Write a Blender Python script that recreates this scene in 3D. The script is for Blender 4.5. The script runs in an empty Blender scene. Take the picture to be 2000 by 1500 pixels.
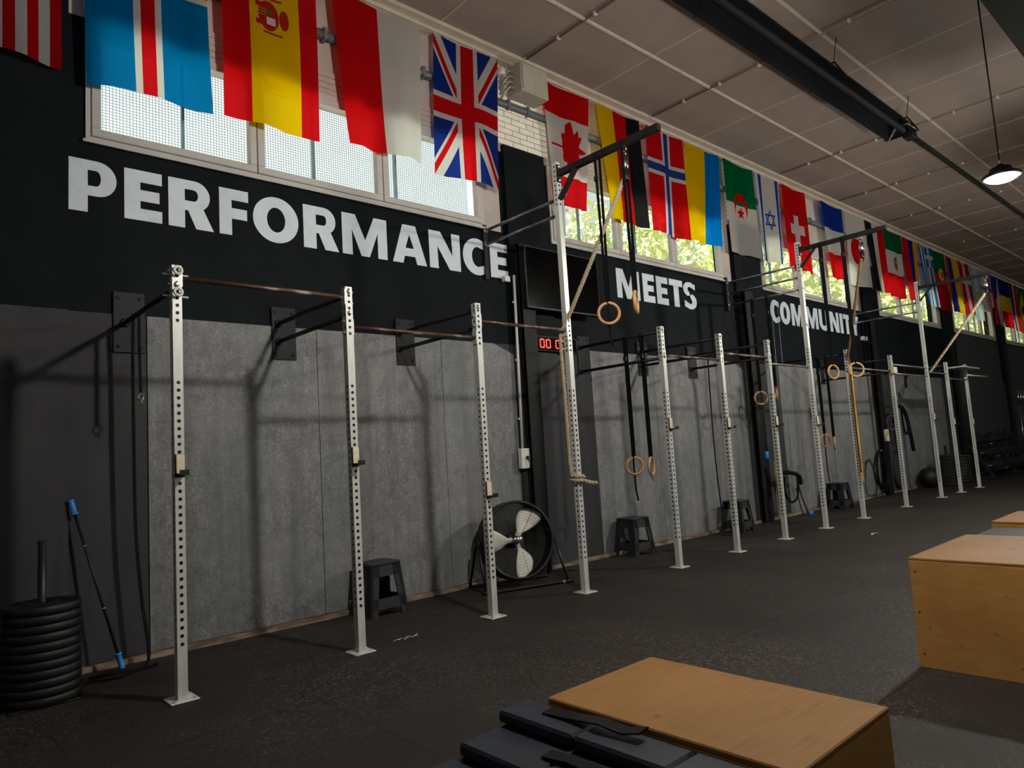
import bpy, bmesh, math, random
from mathutils import Vector, Matrix

random.seed(7)
SC = bpy.context.scene
COL = SC.collection
PI = math.pi

# ------------------------------------------------------------------ camera
YAW, PITCH, ROLL, FPX, CAM_H = 0.738288, 0.0984659, -0.0620025, 1369.5, 1.40
_f = Vector((math.sin(YAW) * math.cos(PITCH), math.cos(YAW) * math.cos(PITCH), math.sin(PITCH)))
_r0 = Vector((math.cos(YAW), -math.sin(YAW), 0))
_u0 = _r0.cross(_f)
_r = _r0 * math.cos(ROLL) + _u0 * math.sin(ROLL)
_u = -_r0 * math.sin(ROLL) + _u0 * math.cos(ROLL)
cam_data = bpy.data.cameras.new('camera')
cam = bpy.data.objects.new('camera', cam_data)
COL.objects.link(cam)
cam.matrix_world = Matrix(((_r.x, _u.x, -_f.x, 0), (_r.y, _u.y, -_f.y, 0), (_r.z, _u.z, -_f.z, CAM_H), (0, 0, 0, 1)))
cam_data.sensor_fit = 'HORIZONTAL'
cam_data.sensor_width = 36
cam_data.lens = FPX / 2000 * 36
cam_data.clip_end = 400
SC.camera = cam

# ------------------------------------------------------------------ world, lamps' common strength, exposure
LAMP_W = 460.0
world = bpy.data.worlds.new('overcast_sky')
SC.world = world
world.use_nodes = True
bg = world.node_tree.nodes['Background']
bg.inputs[0].default_value = (0.93, 0.98, 1.0, 1)
bg.inputs[1].default_value = 1.25
sun_d = bpy.data.lights.new('sun', 'SUN'); sun_d.energy = 38.0; sun_d.angle = 0.02; sun_d.color = (1.0, 0.93, 0.82)
sun = bpy.data.objects.new('sun', sun_d); COL.objects.link(sun)
sun.rotation_euler = Vector((-0.10, -0.55, 0.83)).to_track_quat('Z', 'Y').to_euler()   # stands behind the camera's side of the hall
SC.view_settings.view_transform = 'Standard'
SC.view_settings.look = 'None'
SC.view_settings.exposure = 0.0
SC.view_settings.gamma = 1.0
SC.view_settings.use_curve_mapping = False
LAMP_Y, LAMP_Z = 1.81, 4.06
LAMP_X = (3.3, 9.05, 14.9)

# ------------------------------------------------------------------ helpers
ORG = {}

def V(*a):
    return Vector(a)

class MB:
    def __init__(self):
        self.v = []; self.f = []; self.s = []
    def add(self, vs, fs, smooth=False):
        o = len(self.v)
        self.v += [tuple(p) for p in vs]
        for f in fs:
            self.f.append(tuple(i + o for i in f)); self.s.append(smooth)
        return self
    def box(self, x0, x1, y0, y1, z0, z1):
        return self.add([(x0, y0, z0), (x1, y0, z0), (x1, y1, z0), (x0, y1, z0), (x0, y0, z1), (x1, y0, z1), (x1, y1, z1), (x0, y1, z1)],
                        [(0, 3, 2, 1), (4, 5, 6, 7), (0, 1, 5, 4), (1, 2, 6, 5), (2, 3, 7, 6), (3, 0, 4, 7)])
    def bbox(self, x0, x1, y0, y1, z0, z1, b=0.004):
        """box with chamfered edges"""
        xs, ys, zs = (x0, x1), (y0, y1), (z0, z1)
        vs = []; idx = {}
        for i in (0, 1):
            for j in (0, 1):
                for k in (0, 1):
                    c = Vector((xs[i], ys[j], zs[k])); s = Vector((1 - 2 * i, 1 - 2 * j, 1 - 2 * k)) * b
                    for ax in range(3):
                        p = c + s; p[ax] = c[ax]
                        idx[i, j, k, ax] = len(vs); vs.append(p)
        fs = []
        for ax in range(3):
            a, b2 = [(1, 2), (2, 0), (0, 1)][ax]
            for side in (0, 1):
                q = []
                for (m, n) in ((0, 0), (1, 0), (1, 1), (0, 1)):
                    t = [0, 0, 0]; t[ax] = side; t[a] = m; t[b2] = n
                    q.append(idx[t[0], t[1], t[2], ax])
                fs.append(tuple(q) if side else tuple(reversed(q)))
        for ax in range(3):
            a, b2 = [(1, 2), (2, 0), (0, 1)][ax]
            for m in (0, 1):
                for n in (0, 1):
                    t0 = [0, 0, 0]; t0[a] = m; t0[b2] = n
                    t1 = list(t0); t1[ax] = 1
                    fs.append((idx[(*t0, a)], idx[(*t1, a)], idx[(*t1, b2)], idx[(*t0, b2)]))
        for i in (0, 1):
            for j in (0, 1):
                for k in (0, 1):
                    fs.append((idx[i, j, k, 0], idx[i, j, k, 1], idx[i, j, k, 2]))
        return self.add(vs, fs)
    def bar(self, p, q, w, h, up=(0, 0, 1)):
        p, q, up = Vector(p), Vector(q), Vector(up)
        d = (q - p).normalized()
        s = d.cross(up)
        if s.length < 1e-4:
            s = d.cross(Vector((1, 0, 0)))
        s.normalize(); t = s.cross(d)
        s *= w / 2; t *= h / 2
        return self.add([p - s - t, p + s - t, p + s + t, p - s + t, q - s - t, q + s - t, q + s + t, q - s + t],
                        [(0, 3, 2, 1), (4, 5, 6, 7), (0, 1, 5, 4), (1, 2, 6, 5), (2, 3, 7, 6), (3, 0, 4, 7)])
    def tube(self, pts, r, n=8, closed=False, caps=True, smooth=True):
        pts = [Vector(p) for p in pts]
        m = len(pts)
        rad = r if isinstance(r, (list, tuple)) else [r] * m
        vs = []; prev = None
        for i, p in enumerate(pts):
            if closed:
                d = pts[(i + 1) % m] - pts[i - 1]
            else:
                d = pts[min(i + 1, m - 1)] - pts[max(i - 1, 0)]
            d.normalize()
            if prev is None:
                a = Vector((0, 0, 1)) if abs(d.z) < 0.9 else Vector((1, 0, 0))
                s = d.cross(a).normalized()
            else:
                s = prev - d * prev.dot(d)
                s.normalize()
            prev = s
            t = d.cross(s)
            for k in range(n):
                a = 2 * PI * k / n
                vs.append(p + s * (math.cos(a) * rad[i]) + t * (math.sin(a) * rad[i]))
        fs = []
        for i in range(m if closed else m - 1):
            j = (i + 1) % m
            for k in range(n):
                l = (k + 1) % n
                fs.append((i * n + k, i * n + l, j * n + l, j * n + k))
        self.add(vs, fs, smooth)
        if caps and not closed:
            o = len(self.v) - len(vs)
            self.f.append(tuple(o + k for k in reversed(range(n)))); self.s.append(False)
            self.f.append(tuple(o + (m - 1) * n + k for k in range(n))); self.s.append(False)
        return self
    def ribbon(self, pts, w, t, wdir):
        """flat webbing along a polyline, width along wdir"""
        wdir = Vector(wdir).normalized(); pts = [Vector(p) for p in pts]
        vs = []
        for i, p in enumerate(pts):
            d = (pts[min(i + 1, len(pts) - 1)] - pts[max(i - 1, 0)]).normalized()
            nn = d.cross(wdir).normalized()
            for a, b in ((-1, -1), (1, -1), (1, 1), (-1, 1)):
                vs.append(p + wdir * (a * w / 2) + nn * (b * t / 2))
        fs = []
        for i in range(len(pts) - 1):
            for k in range(4):
                l = (k + 1) % 4
                fs.append((i * 4 + k, i * 4 + l, i * 4 + 4 + l, i * 4 + 4 + k))
        e = (len(pts) - 1) * 4
        fs += [(3, 2, 1, 0), (e, e + 1, e + 2, e + 3)]
        return self.add(vs, fs)
    def lathe(self, prof, c=(0, 0, 0), n=20, ax=((1, 0, 0), (0, 1, 0), (0, 0, 1)), smooth=True, cap=True):
        c = Vector(c); X, Y, Z = [Vector(a) for a in ax]
        vs = []
        for (r, z) in prof:
            for k in range(n):
                a = 2 * PI * k / n
                vs.append(c + X * (r * math.cos(a)) + Y * (r * math.sin(a)) + Z * z)
        fs = []
        for i in range(len(prof) - 1):
            for k in range(n):
                l = (k + 1) % n
                fs.append((i * n + k, i * n + l, i * n + n + l, i * n + n + k))
        self.add(vs, fs, smooth)
        if cap:
            o = len(self.v) - len(vs)
            if prof[0][0] > 1e-5:
                self.f.append(tuple(o + k for k in reversed(range(n)))); self.s.append(False)
            if prof[-1][0] > 1e-5:
                e = o + (len(prof) - 1) * n
                self.f.append(tuple(e + k for k in range(n))); self.s.append(False)
        return self
    def torus(self, c, R, r, U, W, n=28, m=10):
        c, U, W = Vector(c), Vector(U).normalized(), Vector(W).normalized()
        pts = [c + U * (R * math.cos(2 * PI * k / n)) + W * (R * math.sin(2 * PI * k / n)) for k in range(n)]
        N = U.cross(W)
        vs = []; fs = []
        for k in range(n):
            rd = (pts[k] - c).normalized()
            for l in range(m):
                a = 2 * PI * l / m
                vs.append(pts[k] + rd * (r * math.cos(a)) + N * (r * math.sin(a)))
        for k in range(n):
            for l in range(m):
                fs.append((k * m + l, ((k + 1) % n) * m + l, ((k + 1) % n) * m + (l + 1) % m, k * m + (l + 1) % m))
        return self.add(vs, fs, True)
    def prism(self, poly, o, U, W, D):
        """2D polygon extruded: point = o + U*a + W*b, depth vector D"""
        o, U, W, D = Vector(o), Vector(U), Vector(W), Vector(D)
        n = len(poly)
        a = [o + U * p[0] + W * p[1] for p in poly]
        vs = a + [p + D for p in a]
        fs = [tuple(reversed(range(n))), tuple(range(n, 2 * n))] + [(i, (i + 1) % n, n + (i + 1) % n, n + i) for i in range(n)]
        return self.add(vs, fs)
    def mesh(self, name, mat=None, org=(0, 0, 0)):
        o = Vector(org)
        me = bpy.data.meshes.new(name)
        me.from_pydata([tuple(Vector(p) - o) for p in self.v], [], self.f)
        me.polygons.foreach_set('use_smooth', self.s)
        me.update()
        bm = bmesh.new(); bm.from_mesh(me)
        bmesh.ops.recalc_face_normals(bm, faces=bm.faces)
        bm.to_mesh(me); bm.free()
        if mat:
            me.materials.append(mat)
        return me
    def build(self, name, mat, parent=None):
        org = ORG.get(parent.name, Vector((0, 0, 0))) if parent else Vector((0, 0, 0))
        return link(name, self.mesh(name, mat, org), parent)

def link(name, me, parent=None, loc=None):
    o = bpy.data.objects.new(name, me)
    COL.objects.link(o)
    if parent:
        o.parent = parent
        ORG[o.name] = ORG.get(parent.name, Vector((0, 0, 0)))
    else:
        ORG[o.name] = Vector((0, 0, 0))
    if loc is not None:
        o.location = loc
    return o

def tag(o, label=None, cat=None, group=None, kind=None):
    if label: o['label'] = label
    if cat: o['category'] = cat
    if group: o['group'] = group
    if kind: o['kind'] = kind
    return o

def thing(name, label, cat, loc=(0, 0, 0), group=None, kind=None):
    o = bpy.data.objects.new(name, None)
    o.empty_display_size = 0.1
    COL.objects.link(o)
    o.location = loc
    ORG[o.name] = Vector(loc)
    return tag(o, label, cat, group, kind)

def dup(root, loc, rz=0.0, label=None, scale=None):
    def cp(o, parent):
        c = o.copy(); COL.objects.link(c)
        ORG[c.name] = Vector(loc)
        if parent:
            c.parent = parent
        for ch in list(o.children):
            cp(ch, c)
        return c
    r = cp(root, None)
    r.location = loc; r.rotation_euler = (0, 0, rz)
    if scale: r.scale = (scale,) * 3
    if label: r['label'] = label
    return r

# ------------------------------------------------------------------ materials
def nodes_of(name):
    m = bpy.data.materials.new(name); m.use_nodes = True
    nt = m.node_tree
    return m, nt, nt.nodes['Principled BSDF']

def mat(name, col, rough=0.6, metal=0.0, col2=None, scale=6.0, stretch=(1, 1, 1), amount=1.0, bump=0.0, bscale=60.0, lo=0.35, hi=0.65, spec=0.5, coat=0.0):
    m, nt, b = nodes_of(name)
    b.inputs['Roughness'].default_value = rough
    b.inputs['Metallic'].default_value = metal
    b.inputs['Specular IOR Level'].default_value = spec
    b.inputs['Coat Weight'].default_value = coat
    if col2 is None:
        col2 = tuple(c * 0.8 for c in col)
    tc = nt.nodes.new('ShaderNodeTexCoord')
    mp = nt.nodes.new('ShaderNodeMapping'); mp.inputs['Scale'].default_value = stretch
    nt.links.new(tc.outputs['Object'], mp.inputs[0])
    nz = nt.nodes.new('ShaderNodeTexNoise'); nz.inputs['Scale'].default_value = scale; nz.inputs['Detail'].default_value = 6
    nt.links.new(mp.outputs[0], nz.inputs[0])
    rp = nt.nodes.new('ShaderNodeValToRGB')
    rp.color_ramp.elements[0].position = lo; rp.color_ramp.elements[0].color = (*col, 1)
    rp.color_ramp.elements[1].position = hi; rp.color_ramp.elements[1].color = (*col2, 1)
    nt.links.new(nz.outputs[0], rp.inputs[0])
    nt.links.new(rp.outputs[0], b.inputs['Base Color'])
    if bump:
        n2 = nt.nodes.new('ShaderNodeTexNoise'); n2.inputs['Scale'].default_value = bscale; n2.inputs['Detail'].default_value = 4
        nt.links.new(mp.outputs[0], n2.inputs[0])
        bp = nt.nodes.new('ShaderNodeBump'); bp.inputs['Strength'].default_value = bump; bp.inputs['Distance'].default_value = 0.01
        nt.links.new(n2.outputs[0], bp.inputs['Height'])
        nt.links.new(bp.outputs[0], b.inputs['Normal'])
    return m

def emit(name, col, strength):
    m, nt, b = nodes_of(name)
    b.inputs['Base Color'].default_value = (*col, 1)
    b.inputs['Emission Color'].default_value = (*col, 1)
    b.inputs['Emission Strength'].default_value = strength
    return m

def mixc(nt, fac, a, b):
    mx = nt.nodes.new('ShaderNodeMix'); mx.data_type = 'RGBA'
    for s, v in ((mx.inputs[0], fac), (mx.inputs[6], a), (mx.inputs[7], b)):
        if isinstance(v, bpy.types.NodeSocket): nt.links.new(v, s)
        elif isinstance(v, tuple): s.default_value = (*v, 1)
        else: s.default_value = v
    return mx.outputs[2]

def noise(nt, vec, scale, detail=5, rough=0.55, lo=None, hi=None):
    n = nt.nodes.new('ShaderNodeTexNoise'); n.inputs['Scale'].default_value = scale
    n.inputs['Detail'].default_value = detail; n.inputs['Roughness'].default_value = rough
    nt.links.new(vec, n.inputs[0])
    if lo is None: return n.outputs[0]
    mr = nt.nodes.new('ShaderNodeMapRange'); mr.inputs[1].default_value = lo; mr.inputs[2].default_value = hi
    nt.links.new(n.outputs[0], mr.inputs[0])
    return mr.outputs[0]

def mapping(nt, src, scale=(1, 1, 1), rot=(0, 0, 0)):
    mp = nt.nodes.new('ShaderNodeMapping'); mp.inputs['Scale'].default_value = scale; mp.inputs['Rotation'].default_value = rot
    nt.links.new(src, mp.inputs[0])
    return mp.outputs[0]

def bumpn(nt, h, strength, dist=0.01):
    bp = nt.nodes.new('ShaderNodeBump'); bp.inputs['Strength'].default_value = strength; bp.inputs['Distance'].default_value = dist
    nt.links.new(h, bp.inputs['Height'])
    return bp.outputs[0]

def make_concrete():
    m, nt, b = nodes_of('worn_grey_concrete_board')
    geo = nt.nodes.new('ShaderNodeNewGeometry')
    P = geo.outputs['Position']
    fine = noise(nt, P, 38, 8, 0.75, 0.36, 0.66)
    mid = noise(nt, mapping(nt, P, (1, 1, 0.7)), 9, 7, 0.7, 0.40, 0.66)
    blot = noise(nt, P, 1.9, 6, 0.65, 0.40, 0.66)
    streak = noise(nt, mapping(nt, P, (6, 6, 0.30)), 1.0, 6, 0.6, 0.46, 0.72)
    stain = noise(nt, mapping(nt, P, (1.5, 1.5, 0.45)), 1.2, 4, 0.5, 0.52, 0.70)
    scr = noise(nt, mapping(nt, P, (34, 34, 3), (0, 0.35, 0)), 2.0, 2, 0.5, 0.70, 0.74)
    def part(s, k):
        q = nt.nodes.new('ShaderNodeMath'); q.operation = 'MULTIPLY'; q.inputs[1].default_value = k
        nt.links.new(s, q.inputs[0]); return q.outputs[0]
    c = mixc(nt, fine, (0.085, 0.087, 0.086), (0.30, 0.297, 0.29))
    c = mixc(nt, part(mid, 0.8), c, (0.075, 0.078, 0.08))
    c = mixc(nt, part(blot, 0.5), c, (0.235, 0.232, 0.225))
    c = mixc(nt, part(streak, 0.72), c, (0.075, 0.078, 0.08))
    c = mixc(nt, part(stain, 0.5), c, (0.075, 0.105, 0.11))
    c = mixc(nt, part(scr, 0.5), c, (0.36, 0.36, 0.35))
    nt.links.new(c, b.inputs['Base Color'])
    b.inputs['Roughness'].default_value = 0.62
    nt.links.new(bumpn(nt, fine, 0.25, 0.004), b.inputs['Normal'])
    return m

def make_rubber():
    m, nt, b = nodes_of('speckled_black_rubber')
    geo = nt.nodes.new('ShaderNodeNewGeometry'); P = geo.outputs['Position']
    vo = nt.nodes.new('ShaderNodeTexVoronoi'); vo.inputs['Scale'].default_value = 95
    nt.links.new(P, vo.inputs[0])
    sep = nt.nodes.new('ShaderNodeSeparateColor'); nt.links.new(vo.outputs['Color'], sep.inputs[0])
    gt = nt.nodes.new('ShaderNodeMath'); gt.operation = 'GREATER_THAN'; gt.inputs[1].default_value = 0.82
    nt.links.new(sep.outputs[0], gt.inputs[0])
    worn = noise(nt, P, 0.55, 4, 0.6, 0.38, 0.62)
    ml = nt.nodes.new('ShaderNodeMath'); ml.operation = 'MULTIPLY'
    nt.links.new(gt.outputs[0], ml.inputs[0]); nt.links.new(worn, ml.inputs[1])
    big = noise(nt, P, 1.3, 6, 0.6, 0.3, 0.7)
    base = mixc(nt, big, (0.0105, 0.0078, 0.0062), (0.016, 0.0124, 0.0102))
    sp = mixc(nt, sep.outputs[1], (0.10, 0.085, 0.072), (0.045, 0.036, 0.029))
    c = mixc(nt, ml.outputs[0], base, sp)
    dust = noise(nt, mapping(nt, P, (1.2, 5, 1)), 1.5, 5, 0.6, 0.62, 0.8)
    d2 = nt.nodes.new('ShaderNodeMath'); d2.operation = 'MULTIPLY'; d2.inputs[1].default_value = 0.25
    nt.links.new(dust, d2.inputs[0])
    c = mixc(nt, d2.outputs[0], c, (0.045, 0.04, 0.035))
    nt.links.new(c, b.inputs['Base Color'])
    b.inputs['Roughness'].default_value = 0.7
    b.inputs['Specular IOR Level'].default_value = 0.25
    nt.links.new(bumpn(nt, noise(nt, P, 220, 3), 0.35, 0.004), b.inputs['Normal'])
    return m

def make_plywood(name, a, b_, c_, stretch):
    m, nt, b = nodes_of(name)
    tc = nt.nodes.new('ShaderNodeTexCoord'); P = tc.outputs['Object']
    grain = noise(nt, mapping(nt, P, stretch), 3.0, 8, 0.65, 0.3, 0.72)
    big = noise(nt, P, 2.4, 4, 0.55, 0.32, 0.7)
    c = mixc(nt, grain, a, b_)
    h = nt.nodes.new('ShaderNodeMath'); h.operation = 'MULTIPLY'; h.inputs[1].default_value = 0.65
    nt.links.new(big, h.inputs[0])
    c = mixc(nt, h.outputs[0], c, c_)
    knots = noise(nt, mapping(nt, P, (5, 5, 8)), 2.3, 2, 0.4, 0.71, 0.77)
    c = mixc(nt, knots, c, (0.06, 0.03, 0.012))
    nt.links.new(c, b.inputs['Base Color'])
    b.inputs['Roughness'].default_value = 0.6
    b.inputs['Specular IOR Level'].default_value = 0.15
    nt.links.new(bumpn(nt, grain, 0.12, 0.003), b.inputs['Normal'])
    return m

def make_glass():
    m = bpy.data.materials.new('window_glass'); m.use_nodes = True
    nt = m.node_tree; nt.nodes.remove(nt.nodes['Principled BSDF'])
    out = nt.nodes['Material Output']
    tr = nt.nodes.new('ShaderNodeBsdfTransparent'); tr.inputs[0].default_value = (0.93, 0.97, 0.95, 1)
    gl = nt.nodes.new('ShaderNodeBsdfGlossy'); gl.inputs['Roughness'].default_value = 0.03
    fr = nt.nodes.new('ShaderNodeFresnel'); fr.inputs[0].default_value = 1.45
    mx = nt.nodes.new('ShaderNodeMixShader')
    geo = nt.nodes.new('ShaderNodeNewGeometry')
    k = nt.nodes.new('ShaderNodeMath'); k.operation = 'SUBTRACT'; k.use_clamp = True   # reflect once, at the outer face of the thin pane
    nt.links.new(fr.outputs[0], k.inputs[0]); nt.links.new(geo.outputs['Backfacing'], k.inputs[1])
    nt.links.new(k.outputs[0], mx.inputs[0]); nt.links.new(tr.outputs[0], mx.inputs[1]); nt.links.new(gl.outputs[0], mx.inputs[2])
    nt.links.new(mx.outputs[0], out.inputs[0])
    return m

MT = {
    'concrete': make_concrete(),
    'rubber': make_rubber(),
    'glass': make_glass(),
    'black_paint': mat('black_wall_paint', (0.0028, 0.0047, 0.0062), 0.65, spec=0.08, col2=(0.0044, 0.0066, 0.0084), scale=3, bump=0.25, bscale=25),
    'grey_paint': mat('dark_grey_wall_paint', (0.030, 0.030, 0.033), 0.65, spec=0.2, col2=(0.040, 0.040, 0.043), scale=2, stretch=(3, 3, 0.5), bump=0.15, bscale=40),
    'white_wall': mat('chalky_white_wall_paint', (0.43, 0.375, 0.33), 0.75, col2=(0.37, 0.32, 0.28), scale=3, bump=0.3, bscale=30),
    'white_brick': mat('white_painted_brick', (0.78, 0.74, 0.62), 0.7, col2=(0.70, 0.65, 0.54), scale=9, bump=0.5, bscale=50),
    'letter': mat('silver_white_lettering_paint', (0.58, 0.64, 0.67), 0.5, col2=(0.52, 0.58, 0.61), scale=7, bump=0.2, bscale=25),
    'upvc': mat('white_window_plastic', (0.46, 0.44, 0.41), 0.4, spec=0.3, col2=(0.42, 0.40, 0.37), scale=4),
    'wire': mat('galvanised_wire', (0.25, 0.29, 0.30), 0.5, 0.5),
    'bluebar': mat('blue_grey_window_bar', (0.22, 0.33, 0.38), 0.5),
    'ceiling': mat('fibre_ceiling_board', (0.27, 0.205, 0.170), 0.85, col2=(0.225, 0.178, 0.148), scale=1.6, bump=0.2, bscale=80),
    'ceil_gap': mat('dark_ceiling_joint', (0.16, 0.12, 0.10), 0.9),
    'rail': mat('cream_ceiling_rail', (0.50, 0.42, 0.34), 0.6, col2=(0.44, 0.37, 0.30)),
    'conduit': mat('grey_conduit_plastic', (0.26, 0.20, 0.165), 0.5),
    'clip': mat('pale_conduit_clip', (0.60, 0.52, 0.45), 0.5),
    'beam': mat('dark_green_grey_beam_paint', (0.012, 0.015, 0.011), 0.8, spec=0.1),
    'steel_post': mat('galvanised_upright_steel', (0.58, 0.59, 0.55), 0.42, 0.3, col2=(0.47, 0.48, 0.45), scale=5, stretch=(4, 4, 0.6)),
    'bolt': mat('zinc_bolt', (0.55, 0.55, 0.53), 0.35, 0.8),
    'black_steel': mat('black_powder_coated_steel', (0.006, 0.006, 0.0065), 0.45, 0.1, spec=0.35, col2=(0.009, 0.009, 0.009)),
    'dark_chrome': mat('dark_polished_tube_steel', (0.34, 0.35, 0.36), 0.28, 0.85, col2=(0.16, 0.16, 0.165), scale=9),
    'rust_bar': mat('rusty_bar_with_chalk', (0.055, 0.026, 0.016), 0.5, 0.45, col2=(0.42, 0.36, 0.32), scale=2.3, stretch=(2.2, 6, 6), lo=0.52, hi=0.74),
    'bare_bar': mat('bare_steel_bar', (0.30, 0.29, 0.27), 0.4, 0.7, col2=(0.15, 0.12, 0.10), scale=4),
    'plate_dark': mat('graphite_wall_plate', (0.010, 0.010, 0.0115), 0.55, 0.0, spec=0.2),
    'cream_pad': mat('cream_nylon_pad', (0.62, 0.56, 0.38), 0.5, col2=(0.55, 0.49, 0.32), scale=12),
    'column': mat('black_painted_steel_column', (0.004, 0.004, 0.004), 0.6, 0.0, spec=0.2, col2=(0.009, 0.0085, 0.0075), scale=14, bump=0.3, bscale=40),
    'pipe_grey': mat('grey_steel_pipe', (0.10, 0.11, 0.115), 0.5, 0.3, col2=(0.14, 0.14, 0.14)),
    'white_plastic': mat('white_electrical_plastic', (0.62, 0.62, 0.58), 0.45, col2=(0.56, 0.56, 0.52)),
    'aged_box': mat('aged_cream_metal_box', (0.36, 0.33, 0.27), 0.5, col2=(0.30, 0.27, 0.22), scale=4),
    'black_plastic': mat('black_plastic', (0.006, 0.006, 0.006), 0.5, spec=0.3, col2=(0.009, 0.009, 0.009)),
    'stool': mat('anthracite_stool_plastic', (0.018, 0.0185, 0.020), 0.45, spec=0.35, col2=(0.023, 0.0235, 0.026), scale=20, bump=0.08, bscale=120),
    'screen': mat('switched_off_screen_glass', (0.002, 0.0018, 0.0018), 0.2, spec=0.03),
    'webbing': mat('black_webbing', (0.005, 0.005, 0.0055), 0.85, spec=0.12, bump=0.3, bscale=300),
    'wood_ring': mat('birch_ring_wood', (0.50, 0.27, 0.10), 0.45, col2=(0.40, 0.19, 0.06), scale=9),
    'rope': mat('manila_rope_fibre', (0.50, 0.42, 0.29), 0.9, col2=(0.36, 0.29, 0.18), scale=60, bump=0.8, bscale=160),
    'rope_gold': mat('brown_gold_rope_fibre', (0.34, 0.21, 0.06), 0.9, col2=(0.14, 0.08, 0.03), scale=55, bump=0.8, bscale=150),
    'band_yellow': mat('yellow_latex_band', (0.60, 0.42, 0.03), 0.6, col2=(0.52, 0.16, 0.02), scale=5, stretch=(1, 1, 1.2)),
    'chrome': mat('bright_chrome', (0.7, 0.7, 0.68), 0.2, 1.0, col2=(0.6, 0.6, 0.58)),
    'blade': mat('off_white_fan_blade', (0.66, 0.64, 0.57), 0.45, col2=(0.60, 0.58, 0.51), scale=10),
    'bumper': mat('black_bumper_rubber', (0.006, 0.006, 0.006), 0.55, spec=0.3, col2=(0.009, 0.009, 0.009), bump=0.2, bscale=90),
    'blue_grip': mat('bright_blue_grip', (0.02, 0.22, 0.62), 0.45, col2=(0.02, 0.17, 0.52)),
    'vinyl': mat('navy_black_vinyl', (0.010, 0.0155, 0.026), 0.40, spec=0.35, col2=(0.007, 0.010, 0.016), scale=5, bump=0.25, bscale=18),
    'ply_top_dimmed': make_plywood('plywood_top_dimmed_for_lamp', (0.205, 0.100, 0.027), (0.155, 0.070, 0.016), (0.235, 0.120, 0.036), (2.2, 18, 18)),  # same plywood as the sides, darkened to offset strong lamp light from above
    'ply_side': make_plywood('plywood_side_brown', (0.42, 0.225, 0.066), (0.33, 0.165, 0.042), (0.26, 0.12, 0.034), (14, 2.0, 14)),
    'baseboard': mat('dusty_baseboard_wood', (0.26, 0.20, 0.14), 0.8, col2=(0.09, 0.06, 0.045), scale=5, stretch=(1, 4, 4)),
    'heater': mat('sooty_heater_metal', (0.004, 0.004, 0.0045), 0.7, 0.0, spec=0.1, col2=(0.007, 0.007, 0.007)),
    'heater_in': mat('dull_heater_reflector', (0.006, 0.006, 0.007), 0.85, 0.0, spec=0.05, col2=(0.003, 0.003, 0.0035), scale=1.2),
    'lens': emit('lit_lamp_lens', (1.0, 0.93, 0.80), 9.0),
    'led_red': emit('red_led_segment', (1.0, 0.03, 0.015), 2.2),
    'leaf': mat('tree_leaf', (0.40, 0.48, 0.14), 0.7, col2=(0.58, 0.60, 0.27), scale=0.8),
    'bark': mat('tree_bark', (0.10, 0.08, 0.06), 0.9),
    'bounce_ground': mat('pale_bounce_ground', (0.45, 0.43, 0.39), 0.9),
    'tape': mat('white_tape', (0.6, 0.58, 0.54), 0.8),
    'teal_paint': mat('dark_teal_wall_paint', (0.042, 0.052, 0.052), 0.65, spec=0.15, col2=(0.050, 0.060, 0.060), scale=2),
    'purple': mat('purple_band', (0.10, 0.04, 0.16), 0.6),
    'pale_steel': mat('pale_painted_steel', (0.42, 0.43, 0.40), 0.5, 0.2),
}
# ------------------------------------------------------------------ the setting
W = 6.12            # inner face of the window wall
ZC = 6.33           # ceiling
XL, XR, YF = -3.0, 36.0, -9.0
WIN_X = (1.17, 6.40, 11.82, 17.2, 22.6, 28.0)
WIN_W, STRIP = 4.10, 0.27
PIL = ((-3.0, 1.05), (5.62, 6.32), (10.85, 11.74), (16.27, 17.12), (21.65, 22.52), (27.05, 27.92), (32.45, 36.0))

floor = MB().box(XL, XR, YF, W + 0.3, -0.3, -0.004).build('floor', mat('dusty_screed', (0.24, 0.215, 0.19), 0.9))
tag(floor, 'black rubber gym floor laid in long mats', None, None, 'structure')
rows = (6.09, 5.34, 4.09, 2.84, 1.59, 0.34, -0.91, -2.16)
for r in range(len(rows) - 1):
    y1, y0 = rows[r], rows[r + 1]
    ofs = (0.0, 1.25)[r % 2]
    me = MB().bbox(0.0006, 2.4994, 0.0005, y1 - y0 - 0.0035, -0.004, 0.0, 0.001).mesh('rubber_mat', MT['rubber'])
    x = XL - ofs
    while x < XR:
        link('rubber_mat', me, floor, (x, y0, 0))
        x += 2.5
MB().box(XL, XR, YF, -2.165, -0.004, 0.0).build('rear_rubber_floor', MT['rubber'], floor)

wall = MB().box(XL, XR, W, W + 0.3, 2.69, 4.06).build('wall_back', MT['black_paint'])
tag(wall, 'black painted wall with lettering below the high windows', None, None, 'structure')
MB().box(XL, XR, W, W + 0.3, 0.0, 2.69).build('lower_wall', MT['grey_paint'], wall)
MB().box(XL, XR, W, W + 0.3, 5.10, ZC + 0.1).build('upper_wall', MT['white_wall'], wall)
ends = [XL] + [x + WIN_W + STRIP for x in WIN_X]
starts = list(WIN_X) + [XR]
for a, b in zip(ends, starts):
    MB().box(a, b, W, W + 0.3, 4.06, 5.10).build('window_pier', MT['black_paint'], wall)
for a, b in PIL:
    MB().box(a, b, W - 0.045, W, 2.69, 5.18).build('pilaster', MT['black_paint'], wall)
    MB().box(a, b, W - 0.045, W, 0.0, 2.688).build('pilaster_foot', MT['grey_paint'], wall)
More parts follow.
